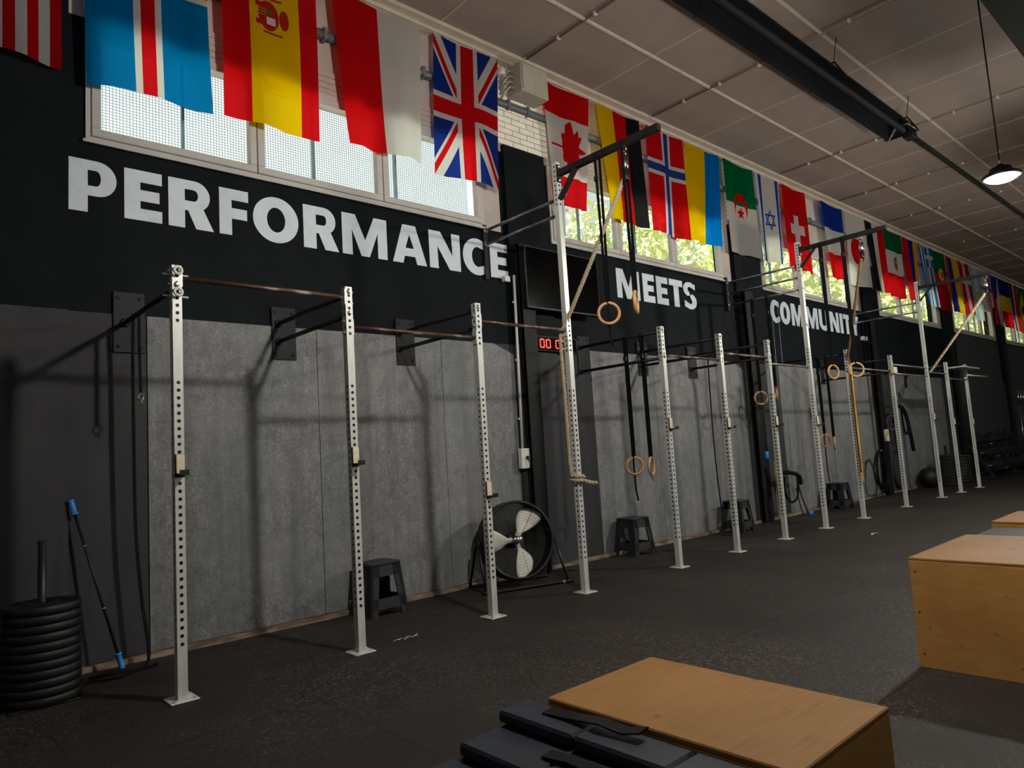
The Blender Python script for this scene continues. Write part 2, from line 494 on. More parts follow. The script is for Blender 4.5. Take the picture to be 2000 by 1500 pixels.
# white painted bricks above the pilasters
for (a, b) in ((5.55, 6.40), (10.80, 11.80)):
    z = 5.185; row = 0
    while z < ZC - 0.03:
        x = a - (0.0, 0.125)[row % 2]
        while x < b:
            x0, x1 = max(x, a), min(x + 0.24, b)
            if x1 - x0 > 0.03:
                dy = random.uniform(0.0, 0.004)
                MB().bbox(x0, x1, W - 0.05 + dy, W, z, min(z + 0.064, ZC), 0.004).build('brick', MT['white_brick'], wall)
            x += 0.25
        z += 0.074; row += 1
for a, b in PIL[3:6]:
    MB().box(a, b, W - 0.04, W, 5.18, ZC).build('upper_pilaster', MT['white_brick'], wall)
# shutter boards above every window
for x in WIN_X:
    for k in range(4):
        MB().bbox(x - 0.02, x + WIN_W + 0.02, W - 0.022, W, 5.105 + k * 0.062, 5.163 + k * 0.062, 0.006).build('lintel_board', MT['white_wall'], wall)
# grey boards cladding the lower wall
bays = ((1.60, 3.08, 4.54, 5.615), (6.98, 8.34, 9.71, 10.845), (12.07, 13.50, 14.95, 16.26), (17.62, 18.85, 20.1, 21.0))
for bi, cuts in enumerate(bays):
    for k in range(3):
        a, b = cuts[k] + 0.003, cuts[k + 1] - 0.003
        if k == 2 and bi in (0, 1):
            poly = [(a, 0.045), (b, 0.045), (b, 2.57), (5.30 if bi == 0 else 10.55, 2.688), (a, 2.688)]
        else:
            poly = [(a, 0.045), (b, 0.045), (b, 2.688), (a, 2.688)]
        MB().prism(poly, (0, W, 0), (1, 0, 0), (0, 0, 1), (0, -0.014, 0)).build('panel', MT['concrete'], wall)
for (a, b) in ((1.055, 1.594), (6.325, 6.974)):
    MB().prism([(a, 0.045), (b, 0.045), (b, 2.684), (a, 2.684)], (0, W, 0), (1, 0, 0), (0, 0, 1), (0, -0.010, 0)).build('panel', MT['grey_paint'], wall)
for (a, b) in ((22.525, 27.045), (27.925, 32.445)):
    MB().box(a, b, W - 0.008, W, 0.045, 4.04).build('painted_board', MT['teal_paint'], wall)
# steel columns
for x, w in ((5.69, 0.205), (10.92, 0.27), (16.25, 0.27), (21.72, 0.27), (27.12, 0.27)):
    m = MB()
    m.box(x, x + w, W - 0.145, W - 0.130, 0, 3.9)
    m.box(x, x + w, W - 0.060, W - 0.045, 0, 3.9)
    m.box(x + w / 2 - 0.008, x + w / 2 + 0.008, W - 0.130, W - 0.060, 0, 3.9)
    c = m.build('steel_column', MT['column'], wall)
    MB().box(x - 0.01, x + w + 0.01, W - 0.155, W - 0.045, 3.9, 3.915).build('cap_plate', MT['column'], c)
bb = MB().box(XL, XR, W - 0.06, W, 0.0, 0.040).build('baseboard_back', MT['baseboard'])
tag(bb, 'dusty wooden strip along the foot of the wall', None, None, 'structure')
tr = MB().box(XL, XR, 6.03, 6.12, 6.215, ZC).build('trim_1', MT['rail'])
MB().box(XL, XR, 5.93, 6.03, 6.285, ZC).build('trunking', MT['rail'], tr)
tag(tr, 'cream trunking along the corner of wall and ceiling', None, None, 'structure')

# lettering painted on the wall; every letter its own piece
def arc(cx, cy, rx, ry, a0, a1, n=10):
    return [(cx + rx * math.cos(math.radians(a0 + (a1 - a0) * i / n)), cy + ry * math.sin(math.radians(a0 + (a1 - a0) * i / n))) for i in range(n + 1)]

def glyph(ch, w):
    s = 0.31; h = 0.235      # stem and bar weight, cap height 1
    s = min(s, w * 0.42)
    if ch == 'E':
        return [[(0, 0), (w, 0), (w, h), (s, h), (s, 0.39), (w * .93, 0.39), (w * .93, 0.61), (s, 0.61), (s, 1 - h), (w, 1 - h), (w, 1), (0, 1)]]
    if ch == 'F':
        return [[(0, 0), (s, 0), (s, 0.36), (w * .95, 0.36), (w * .95, 0.59), (s, 0.59), (s, 1 - h), (w, 1 - h), (w, 1), (0, 1)]]
    if ch == 'I':
        return [[(0, 0), (w, 0), (w, 1), (0, 1)]]
    if ch == 'T':
        c = w / 2
        return [[(c - s / 2, 0), (c + s / 2, 0), (c + s / 2, 1 - h), (w, 1 - h), (w, 1), (0, 1), (0, 1 - h), (c - s / 2, 1 - h)]]
    if ch in 'PR':
        ym = 0.32 if ch == 'P' else 0.38
        ry = (1 - ym) / 2; rx = min(ry * 0.95, w - s * 0.9)
        cx = w - rx if ch == 'P' else w * 0.92 - rx
        cy = ym + ry
        bowl = arc(cx, cy, rx, ry, -90, 90, 14)
        hole = [(s, cy - ry + 0.19)] + arc(cx - 0.02, cy, max(rx - s + 0.03, 0.08), ry - 0.19, -90, 90, 10) + [(s, cy + ry - 0.19)]
        if ch == 'P':
            return [[(0, 0), (s, 0), (s, ym)] + bowl + [(0, 1)], hole]
        return [[(0, 0), (s, 0), (s, ym - 0.01), (s + 0.06, ym - 0.01), (w - s * 1.12, 0), (w, 0), (cx + rx * 0.55, cy - ry * 0.82)] + arc(cx, cy, rx, ry, -50, 90, 12) + [(0, 1)], hole]
    if ch in 'OC':
        out = arc(w / 2, 0.5, w / 2, 0.515, 0, 360, 36)[:-1]
        if ch == 'O':
            return [out, arc(w / 2, 0.5, w / 2 - s, 0.515 - h, 0, 360, 28)[:-1]]
        o = arc(w * 0.55, 0.5, w * 0.55, 0.515, 62, 298, 26)
        i = arc(w * 0.58, 0.5, w * 0.58 - s, 0.515 - h, 292, 68, 22)
        return [[(w * 0.97, 0.93)] + o + [(w * 0.97, 0.07), (w * 0.97, 0.07 + h)] + i + [(w * 0.97, 0.93 - h)]]
    if ch == 'U':
        r = w / 2
        return [[(0, 1), (0, 0.36)] + arc(r, 0.36, r, 0.375, 180, 360, 18) + [(w, 1), (w - s, 1), (w - s, 0.36)] + arc(r, 0.36, r - s, 0.375 - h, 0, -180, 14) + [(s, 0.36), (s, 1)]]
    if ch == 'M':
        t = s * 0.86
        return [[(0, 0), (t, 0), (t * 0.98, 0.62), (w / 2 - s * 0.36, 0.0), (w / 2 + s * 0.36, 0.0), (w - t * 0.98, 0.62), (w - t, 0), (w, 0), (w, 1), (w - s * 1.15, 1), (w / 2, 0.40), (s * 1.15, 1), (0, 1)]]
    if ch == 'N':
        t = s * 0.9
        return [[(0, 0), (t, 0), (t * 0.95, 0.60), (w - s * 1.2, 0), (w, 0), (w, 1), (w - t, 1), (w - t * 0.95, 0.40), (s * 1.2, 1), (0, 1)]]
    if ch == 'A':
        c = w / 2
        return [[(0, 0), (s * 0.98, 0), (s * 0.98 + w * 0.05, 0.19), (w - s * 0.98 - w * 0.05, 0.19), (w - s * 0.98, 0), (w, 0), (c + s * 0.62, 1), (c - s * 0.62, 1)],
                [(c - w * 0.125, 0.40), (c + w * 0.125, 0.40), (c, 0.76)]]
    if ch == 'Y':
        c = w / 2
        return [[(c - s / 2, 0), (c + s / 2, 0), (c + s / 2, 0.38), (w, 1), (w - s * 1.1, 1), (c, 0.58), (s * 1.1, 1), (0, 1), (c - s / 2, 0.38)]]
    if ch == 'S':
        c = w / 2
        top = arc(c, 0.735, c * 0.98, 0.28, 48, 250, 16)
        bot = arc(c, 0.285, c, 0.30, 70, -128, 16)
        tin = arc(c, 0.735, c * 0.98 - s * 0.9, 0.10, 250, 60, 10)
        bin_ = arc(c, 0.285, c - s * 0.95, 0.10, -110, 70, 10)
        return [[(w * 0.93, 0.96)] + top + bot + [(w * 0.04, 0.06), (w * 0.04, 0.06 + h * 1.05)] + bin_ + tin + [(w * 0.93, 0.96 - h * 0.98)]]
    return []

def letter(ch, x0, x1, z0, z1):
    H = z1 - z0
    loops = glyph(ch, (x1 - x0) / H)
    cu = bpy.data.curves.new('letter', 'CURVE'); cu.dimensions = '2D'; cu.fill_mode = 'BOTH'; cu.extrude = 0.002
    for lp in loops:
        sp = cu.splines.new('POLY'); sp.points.add(len(lp) - 1); sp.use_cyclic_u = True
        for i, (a, b) in enumerate(lp):
            sp.points[i].co = (a * H, b * H, 0, 1)
    tmp = bpy.data.objects.new('tmp_letter', cu); COL.objects.link(tmp)
    me = bpy.data.meshes.new_from_object(tmp.evaluated_get(bpy.context.evaluated_depsgraph_get()))
    bpy.data.objects.remove(tmp)
    me.materials.clear(); me.materials.append(MT['letter'])
    o = link('letter', me, wall, (x0, W - 0.004, z0))
    o.rotation_euler = (PI / 2, 0, 0)
    o['label'] = 'silver white capital letter %s painted on the black wall' % ch
    return o

for word in ([('P', 1.055, 1.39), ('E', 1.445, 1.73), ('R', 1.78, 2.15), ('F', 2.20, 2.46), ('O', 2.50, 2.94), ('R', 2.99, 3.36), ('M', 3.40, 3.92), ('A', 3.985, 4.42), ('N', 4.46, 4.89), ('C', 4.93, 5.31), ('E', 5.34, 5.615)],
             [('M', 7.67, 8.19), ('E', 8.27, 8.55), ('E', 8.60, 8.89), ('T', 8.93, 9.28), ('S', 9.30, 9.65)],
             [('C', 12.04, 12.38), ('O', 12.40, 12.79), ('M', 12.84, 13.33), ('M', 13.43, 13.96), ('U', 14.02, 14.45), ('N', 14.51, 14.94), ('I', 15.0, 15.14), ('T', 15.18, 15.54), ('Y', 15.54, 15.97)]):
    for ch, a, b in word:
        letter(ch, a, b, 3.487, 3.912)

# windows
def window(n, x0):
    root = thing('window_%d' % n, 'high white framed window in three lights with wire mesh outside', None, (x0, W, 4.06), None, 'structure')
    x1 = x0 + WIN_W
    z0, z1 = 4.06, 5.10
    m = MB()
    m.box(x0, x1, W - 0.02, W + 0.09, z0, z0 + 0.045); m.box(x0, x1, W - 0.02, W + 0.09, z1 - 0.05, z1)
    m.box(x0, x0 + 0.035, W - 0.02, W + 0.09, z0 + 0.045, z1 - 0.05); m.box(x1 - 0.035, x1, W - 0.02, W + 0.09, z0 + 0.045, z1 - 0.05)
    m.build('frame', MT['upvc'], root)
    MB().box(x0 - 0.02, x1 + 0.02, W - 0.04, W - 0.02, z0 - 0.012, z0 + 0.012).build('sill', MT['upvc'], root)
    MB().box(x1, x1 + STRIP, W - 0.005, W + 0.1, z0, z1).build('side_board', MT['white_wall'], root)
    w3 = (WIN_W - 0.07) / 3
    for k in range(3):
        a = x0 + 0.035 + k * w3 + 0.004; b = a + w3 - 0.008
        c, d = z0 + 0.048, z1 - 0.053
        f = 0.068
        s = MB()
        s.bbox(a, b, W - 0.035, W + 0.04, c, c + f, 0.006); s.bbox(a, b, W - 0.035, W + 0.04, d - f, d, 0.006)
        s.bbox(a, a + f, W - 0.035, W + 0.04, c + f, d - f, 0.006); s.bbox(b - f, b, W - 0.035, W + 0.04, c + f, d - f, 0.006)
        so = s.build('sash', MT['upvc'], root)
        MB().box(a + f, b - f, W + 0.0, W + 0.008, c + f, d - f).build('pane', MT['glass'], so)
        xb = a + (0.30, 0.42, 0.15)[k] * w3 + (0.35 if k == 0 else 0.1)
        MB().box(xb, xb + 0.022, W + 0.2, W + 0.24, z0, z1).build('outer_bar', MT['bluebar'], root)
    g = MB()
    x = x0 + 0.02
    while x < x1:
        g.box(x, x + 0.003, W + 0.26, W + 0.263, z0, z1); x += 0.026
    z = z0 + 0.01
    while z < z1:
        g.box(x0, x1, W + 0.263, W + 0.266, z, z + 0.003); z += 0.026
    tag(g.build('wire_mesh', MT['wire'], root), None, None, None, 'stuff')

for i, x in enumerate(WIN_X):
    window(i + 1, x)

# ceiling of boards, rails, conduits
ceil = MB().box(XL, XR, YF, W + 0.3, ZC + 0.012, ZC + 0.3).build('ceiling', MT['ceil_gap'])
tag(ceil, 'brownish board ceiling with cream rails and conduits', None, None, 'structure')
crow = (6.10, 4.91, 3.33, 1.75, 0.17)
for r in range(4):
    y1, y0 = crow[r], crow[r + 1]
    me = MB().bbox(0.006, 1.294, 0.006, y1 - y0 - 0.006, ZC, ZC + 0.02, 0.004).mesh('ceiling_panel', MT['ceiling'])
    for k in range(-7, 24):
        x = 5.95 + 1.30 * k
        link('ceiling_panel', me, ceil, (x, y0, 0))
MB().box(XL, XR, YF, 0.165, ZC, ZC + 0.02).build('rear_ceiling', MT['ceiling'], ceil)
for y in (4.91, 3.33):
    MB().bbox(XL, XR, y - 0.020, y + 0.020, ZC - 0.026, ZC + 0.002, 0.004).build('rail', MT['rail'], ceil)
cond = (5.95, 8.55, 12.48, 15.07, 17.67, 21.57)
for k in range(-7, 24):
    x = 5.95 + 1.30 * k
    if min(abs(x - c) for c in cond) > 0.3:
        MB().box(x - 0.007, x + 0.007, 0.2, 6.03, ZC - 0.005, ZC + 0.002).build('joint_strip', MT['rail'], ceil)
for x in cond:
    c = MB().tube([(x, 6.05, ZC - 0.022), (x, 0.3, ZC - 0.022)], 0.013, 8).build('conduit', MT['conduit'], ceil)
    y = 5.92
    while y > 1.9:
        MB().bbox(x - 0.024, x + 0.024, y - 0.018, y + 0.018, ZC - 0.045, ZC, 0.006).build('clip', MT['clip'], c)
        y -= 0.585
MB().box(XL, XR, 1.02, 1.72, 5.93, ZC).build('beam', MT['beam'], ceil)

roomw = mat('pale_hall_wall_paint', (0.45, 0.44, 0.42), 0.8)
for nm, b in (('wall_left', (XL - 0.3, XL, YF, W + 0.3, 0, ZC + 0.3)), ('wall_right', (XR, XR + 0.3, YF, W + 0.3, 0, ZC + 0.3))):
    o = MB().box(*b).build(nm, roomw)
    tag(o, 'plain pale wall closing the end of the hall', None, None, 'structure')
# unseen wall behind the camera; its windows are added to brighten ceiling and wall
GZ0, GZ1 = 3.3, 5.5
FILL_GLAZ = [(x, x + 4.0) for x in (3.0, 8.4, 13.8, 19.2, 24.6, 30.0)]
wf = MB().box(XL - 0.3, XR + 0.3, YF - 0.3, YF, 0, GZ0).build('wall_front', roomw)
tag(wf, 'pale wall with added fill-light windows behind the camera', None, None, 'structure')
MB().box(XL - 0.3, XR + 0.3, YF - 0.3, YF, GZ1, ZC + 0.3).build('upper_wall', roomw, wf)
for a, b in zip([XL - 0.3] + [g[1] for g in FILL_GLAZ], [g[0] for g in FILL_GLAZ] + [XR + 0.3]):
    MB().box(a, b, YF - 0.3, YF, GZ0, GZ1).build('window_pier', roomw, wf)
for i, (a, b) in enumerate(FILL_GLAZ):
    g = thing('window_%d' % (len(WIN_X) + 1 + i), 'added window letting fill daylight in behind the camera', None, (a, YF, GZ0), None, 'structure')
    m = MB(); m.box(a, b, YF - 0.2, YF - 0.12, GZ0, GZ0 + 0.07); m.box(a, b, YF - 0.2, YF - 0.12, GZ1 - 0.07, GZ1)
    for k in range(4):
        x = a + (b - a - 0.06) * k / 3
        m.box(x, x + 0.06, YF - 0.2, YF - 0.12, GZ0 + 0.07, GZ1 - 0.07)
    m.build('frame', MT['upvc'], g)
    for k in range(3):
        w = (b - a - 0.06) / 3
        MB().box(a + w * k + 0.06, a + w * (k + 1), YF - 0.165, YF - 0.155, GZ0 + 0.07, GZ1 - 0.07).build('pane', MT['glass'], g)

d = MB().bbox(22.12, 22.62, W - 0.10, W - 0.046, 0.0, 1.93, 0.01).build('door_1', MT['black_plastic'])
tag(d, 'narrow black door beyond the last uprights', None, None, 'structure')
MB().tube([(22.55, W - 0.10, 1.0), (22.55, W - 0.16, 1.0), (22.45, W - 0.16, 1.0)], 0.01, 6).build('door_handle', MT['bolt'], d)

# ------------------------------------------------------------------ outside
outer_ground = MB().box(-60, 160, W + 0.6, 120, -0.6, -0.3).box(-60, 160, -120, YF - 0.6, -0.6, -0.3).build('ground_outside', MT['bounce_ground'])  # unseen ground, made pale to bounce daylight up to the ceiling
tag(outer_ground, 'pale ground outside the windows, added to bounce daylight indoors', None, None, 'structure')

leaf_me = None
def tree(x, y, h, r, label):
    t = thing('garden_tree', label, 'tree', (x, y, -0.3), 'trees outside the windows')
    MB().tube([(x, y, -0.3), (x + 0.1, y, h * 0.35), (x - 0.05, y, h * 0.6)], [0.22, 0.16, 0.09], 8).build('trunk', MT['bark'], t)
    rnd = random.Random(int(x * 10))
    m = MB()
    for i in range(3600):
        a = rnd.uniform(0, 2 * PI); u = rnd.uniform(-1, 1); rr = rnd.random() ** 0.33
        q = math.sqrt(1 - u * u)
        p = Vector((x + r * rr * q * math.cos(a) * (1 + 0.2 * math.sin(3 * a)), y + r * rr * q * math.sin(a), h * 0.62 + h * 0.40 * rr * u))
        d1 = Vector((rnd.uniform(-1, 1), rnd.uniform(-1, 1), rnd.uniform(-1, 1))).normalized() * rnd.uniform(0.14, 0.25)
        d2 = d1.cross(Vector((rnd.uniform(-1, 1), rnd.uniform(-1, 1), rnd.uniform(-1, 1)))).normalized() * 0.10
        m.add([p - d1, p + d2, p + d1, p - d2], [(0, 1, 2, 3)])
    tag(m.build('foliage', MT['leaf'], t), None, None, None, 'stuff')

for (x, y, h, r, lab) in ((19.5, 15.5, 10.2, 2.9, 'lower leafy tree seen through the window above the red digit clock'),
                          (25.5, 15.0, 11.5, 3.3, 'leafy tree seen through the window above the third painted word'),
                          (31.5, 16.0, 12.5, 3.6, 'leafy tree just beyond the one above the third painted word'),
                          (38.0, 15.5, 12.5, 3.6, 'pale green tree outside the fourth window from the camera'),
                          (45.0, 16.0, 13.0, 4.0, 'pale green tree outside the fourth and fifth windows'),
                          (53.0, 16.0, 13.0, 4.2, 'pale green tree outside the fifth window from the camera'),
                          (62.0, 17.0, 13.5, 4.6, 'pale green tree outside the fifth and last windows'),
                          (72.0, 17.0, 14.0, 5.0, 'tree farthest along the garden outside the last window')):
    tree(x, y, h, r, lab)
# ------------------------------------------------------------------ flags
class Ex:
    """a tiny expression over shader Math nodes"""
    nt = None
    def __init__(s, sock): s.k = sock
    @staticmethod
    def op(name, *a):
        n = Ex.nt.nodes.new('ShaderNodeMath'); n.operation = name
        for i, x in enumerate(a):
            if isinstance(x, Ex): Ex.nt.links.new(x.k, n.inputs[i])
            else: n.inputs[i].default_value = float(x)
        return Ex(n.outputs[0])
    def __add__(s, o): return Ex.op('ADD', s, o)
    def __sub__(s, o): return Ex.op('SUBTRACT', s, o)
    def __rsub__(s, o): return Ex.op('SUBTRACT', o, s)
    def __mul__(s, o): return Ex.op('MULTIPLY', s, o)
    def __lt__(s, o): return Ex.op('LESS_THAN', s, o)
    def __gt__(s, o): return Ex.op('GREATER_THAN', s, o)
    def __and__(s, o): return Ex.op('MINIMUM', s, o)
    def __or__(s, o): return Ex.op('MAXIMUM', s, o)
    def abs(s): return Ex.op('ABSOLUTE', s)
    def inv(s): return Ex.op('SUBTRACT', 1.0, s)

def rect(u, v, a, b, c, d): return (u > a) & (u < b) & (v > c) & (v < d)
def ell(u, v, cu, cv, ru, rv):
    x = (u - cu) * (1.0 / ru); y = (v - cv) * (1.0 / rv)
    return (x * x + y * y) < 1.0
def band(x, c, hw): return (x - c).abs() < hw
def polar(u, v, cu, cv, pts, rmax):
    """star-shaped outline given as radii over the angle"""
    n = Ex.nt.nodes.new('ShaderNodeMath'); n.operation = 'ARCTAN2'
    x, y = u - cu, v - cv
    Ex.nt.links.new(y.k, n.inputs[0]); Ex.nt.links.new(x.k, n.inputs[1])
    t = (Ex(n.outputs[0]) + PI) * (1 / (2 * PI))
    fc = Ex.nt.nodes.new('ShaderNodeFloatCurve')
    cu_ = fc.mapping.curves[0]
    pts = sorted(pts)
    cu_.points[0].location = (0, pts[0][1]); cu_.points[1].location = (1, pts[0][1])
    for a, r in pts:
        if 0.001 < a < 0.999: cu_.points.new(a, r)
    for p in cu_.points: p.handle_type = 'VECTOR'
    fc.mapping.update()
    Ex.nt.links.new(t.k, fc.inputs['Value'])
    r = Ex.op('SQRT', x * x + y * y) * (1.0 / rmax)
    return r < Ex(fc.outputs[0])
def star_pts(n, rin, rot=0.0):
    out = []
    for i in range(2 * n):
        a = (i / (2 * n) + rot) % 1.0
        out.append((a, 1.0 if i % 2 == 0 else rin))
    return out
def tri(u, v, cu, cv, R, up):
    s = -1 if up else 1
    y = (v - cv) * s; x = u - cu
    h = R * 0.5
    a = y > (-h)
    b = (y * 0.5 + x * 0.866) < h
    c = (y * 0.5 - x * 0.866) < h
    return a & b & c

RED, WHT, BLU, YEL, GRN, BLK = (0.55, 0.005, 0.008), (0.60, 0.59, 0.56), (0.008, 0.025, 0.30), (0.72, 0.47, 0.0), (0.0, 0.13, 0.045), (0.012, 0.014, 0.016)
ICE, UKR, NAVY, SKY, ORG_ = (0.0, 0.16, 0.40), (0.0, 0.16, 0.55), (0.012, 0.016, 0.13), (0.22, 0.48, 0.72), (0.75, 0.32, 0.0)
C = 0.8335   # middle of the cloth, v runs 0..1.667 from the top
LEAF = []
for ang, r in ((0, 1.0), (12, .52), (20, .58), (33, .88), (40, .66), (54, .80), (63, .50), (72, .60), (84, .86), (93, .78), (100, .74), (112, .46), (124, .54), (136, .50), (150, .38), (165, .36), (176, .34)):
    LEAF.append((ang, r)); LEAF.append((-ang, r))
def leaf_pts(): return sorted(set((((a / 360.0) + 0.5) % 1.0, r) for a, r in LEAF))

def f_usa(u, v):
    stripes = Ex.op('FRACT', u * 6.5)
    return RED, [(stripes > 0.5, WHT), ((v < 0.66) & (u > 0.46), NAVY)]
def f_ice(u, v):
    return ICE, [(band(u, .475, .115) | band(v, .58, .115), WHT), (band(u, .475, .058) | band(v, .58, .058), RED)]
def f_spain(u, v):
    s = (u > .27) & (u < .79)
    return RED, [(s, YEL), (ell(u, v, .46, .56, .105, .15), (.45, .02, .02)), (rect(u, v, .33, .44, .44, .49), (.45, .02, .02)), (rect(u, v, .33, .44, .62, .67), (.45, .02, .02)),
                 (ell(u, v, .62, .56, .05, .10), (.40, .03, .01)), (rect(u, v, .40, .50, .49, .55), (.20, .10, .03)), (rect(u, v, .44, .53, .57, .645), (.75, .70, .68)),
                 (rect(u, v, .34, .44, .53, .535) | rect(u, v, .34, .44, .50, .505) | rect(u, v, .34, .44, .56, .565), YEL), (rect(u, v, .40, .60, .375, .395) | rect(u, v, .40, .60, .72, .74), (.35, .03, .02))]
def f_redwhite(u, v): return RED, [(u > .50, WHT)]
def f_uk(u, v):
    x = (u - .5) * 1.667; y = v - C
    s1 = (x - y) * (1 / 1.944); s2 = (x + y) * (1 / 1.944)
    sg = Ex.op('SIGN', y)
    a1 = s1 * sg; a2 = s2 * sg
    r1 = (a1 > 0.0) & (a1 < .062); r2 = (a2 * -1.0 > 0.0) & (a2 * -1.0 < .062)
    return (0.012, 0.03, 0.22), [((s1.abs() < .095) | (s2.abs() < .095), WHT), (r1 | r2, RED), (band(u, .5, .155) | band(v, C, .155), WHT), (band(u, .5, .092) | band(v, C, .092), RED)]
def f_canada(u, v):
    return RED, [(band(v, C, .42), WHT), (polar(u, v, .50, .83, leaf_pts(), .46), RED), (rect(u, v, .10, .40, .815, .845), RED)]
def f_germany(u, v): return YEL, [(u > .36, RED), (u > .68, BLK)]
def f_norway(u, v): return RED, [(band(u, .50, .125) | band(v, .62, .125), WHT), (band(u, .50, .062) | band(v, .62, .062), (0.02, 0.05, 0.25))]
def f_ukraine(u, v): return YEL, [(u > .55, UKR)]
def f_algeria(u, v):
    return GRN, [(v > .76, WHT), (ell(u, v, .50, .80, .25, .27) & ell(u, v, .50, .90, .20, .22).inv() , RED), (polar(u, v, .50, .90, star_pts(5, .40, .25), .115), RED)]
def f_israel(u, v):
    o = tri(u, v, .52, C, .22, True); i = tri(u, v, .52, C, .155, True); o2 = tri(u, v, .52, C, .22, False); i2 = tri(u, v, .52, C, .155, False)
    return WHT, [(band(u, .17, .075) | band(u, .87, .075), (0.01, 0.06, 0.42)), ((o & i.inv()) | (o2 & i2.inv()), (0.01, 0.05, 0.35))]
def f_swiss(u, v): return RED, [((band(u, .5, .10) & band(v, C, .30)) | (band(v, C, .10) & band(u, .5, .28)), WHT)]
def f_france(u, v): return (0.01, 0.03, 0.28), [(v > .56, WHT), (v > 1.11, RED)]
def f_japan(u, v): return WHT, [(ell(u, v, .48, C, .30, .30), RED)]
def f_egypt(u, v): return BLK, [(u > .34, WHT), (u > .67, RED), (ell(u, v, .50, C, .07, .13), (.55, .40, .18))]
def f_mexico(u, v): return GRN, [(v > .50, WHT), (v > 1.08, RED), (ell(u, v, .52, .80, .13, .17), (.16, .10, .05)), (ell(u, v, .52, .76, .05, .06), (.35, .30, .16))]
def f_armenia(u, v): return (0.5, 0.01, 0.02), [(u > .36, BLU), (u > .66, ORG_)]
def f_greece(u, v):
    st = Ex.op('FRACT', u * 4.5)
    return (0.01, 0.13, 0.42), [(st > .5, WHT), ((u > .44) & (v < .56), (0.01, 0.13, 0.42)), (((u > .44) & (v < .56)) & (band(u, .72, .055) | band(v, .28, .055)), WHT)]
def f_portugal(u, v): return GRN, [(v > .66, RED), (ell(u, v, .5, .66, .2, .2), YEL), (rect(u, v, .40, .60, .56, .78), WHT), (rect(u, v, .43, .57, .58, .74), RED)]
def f_colombia(u, v): return (0.45, 0.01, 0.02), [(u > .25, BLU), (u > .50, YEL)]
def f_denmark(u, v): return RED, [(band(u, .5, .08) | band(v, .60, .08), WHT)]
def f_argentina(u, v): return SKY, [(band(u, .5, .17), WHT), (ell(u, v, .5, C, .08, .08), YEL)]
def f_czech(u, v): return RED, [(u > .5, WHT), ((u - .5).abs() * 1.667 < (C - v), (0.012, 0.04, 0.26))]
def f_romania(u, v): return (0.02, 0.02, 0.16), [(v > .56, YEL), (v > 1.11, RED)]
def f_dutch(u, v): return (0.012, 0.05, 0.30), [(u > .35, WHT), (u > .67, RED)]
def f_brazil(u, v):
    x = (u - .5).abs() * 1.0; y = (v - C).abs() * 0.60
    return GRN, [((x + y) < .42, YEL), (ell(u, v, .5, C, .2, .2), BLU)]

def flag_mat(name, fn):
    m = bpy.data.materials.new(name); m.use_nodes = True
    nt = m.node_tree; nt.nodes.remove(nt.nodes['Principled BSDF'])
    Ex.nt = nt
    uv = nt.nodes.new('ShaderNodeUVMap'); uv.uv_map = 'cloth'
    sp = nt.nodes.new('ShaderNodeSeparateXYZ'); nt.links.new(uv.outputs[0], sp.inputs[0])
    base, layers = fn(Ex(sp.outputs[0]), Ex(sp.outputs[1]))
    col = base
    for msk, c in layers:
        col = mixc(nt, msk.k, col, c)
    if isinstance(col, tuple):
        rgb = nt.nodes.new('ShaderNodeRGB'); rgb.outputs[0].default_value = (*col, 1); col = rgb.outputs[0]
    df = nt.nodes.new('ShaderNodeBsdfDiffuse'); tl = nt.nodes.new('ShaderNodeBsdfTranslucent'); tp = nt.nodes.new('ShaderNodeBsdfTransparent')
    nt.links.new(col, df.inputs[0]); nt.links.new(col, tl.inputs[0])
    nt.links.new(mixc(nt, 0.03, col, (1.0, 1.0, 1.0)), tp.inputs[0])
    m1 = nt.nodes.new('ShaderNodeMixShader'); m1.inputs[0].default_value = 0.70
    m2 = nt.nodes.new('ShaderNodeMixShader'); m2.inputs[0].default_value = FLAG_SHEER
    nt.links.new(df.outputs[0], m1.inputs[1]); nt.links.new(tl.outputs[0], m1.inputs[2])
    nt.links.new(m1.outputs[0], m2.inputs[1]); nt.links.new(tp.outputs[0], m2.inputs[2])
    nt.links.new(m2.outputs[0], nt.nodes['Material Output'].inputs[0])
    return m

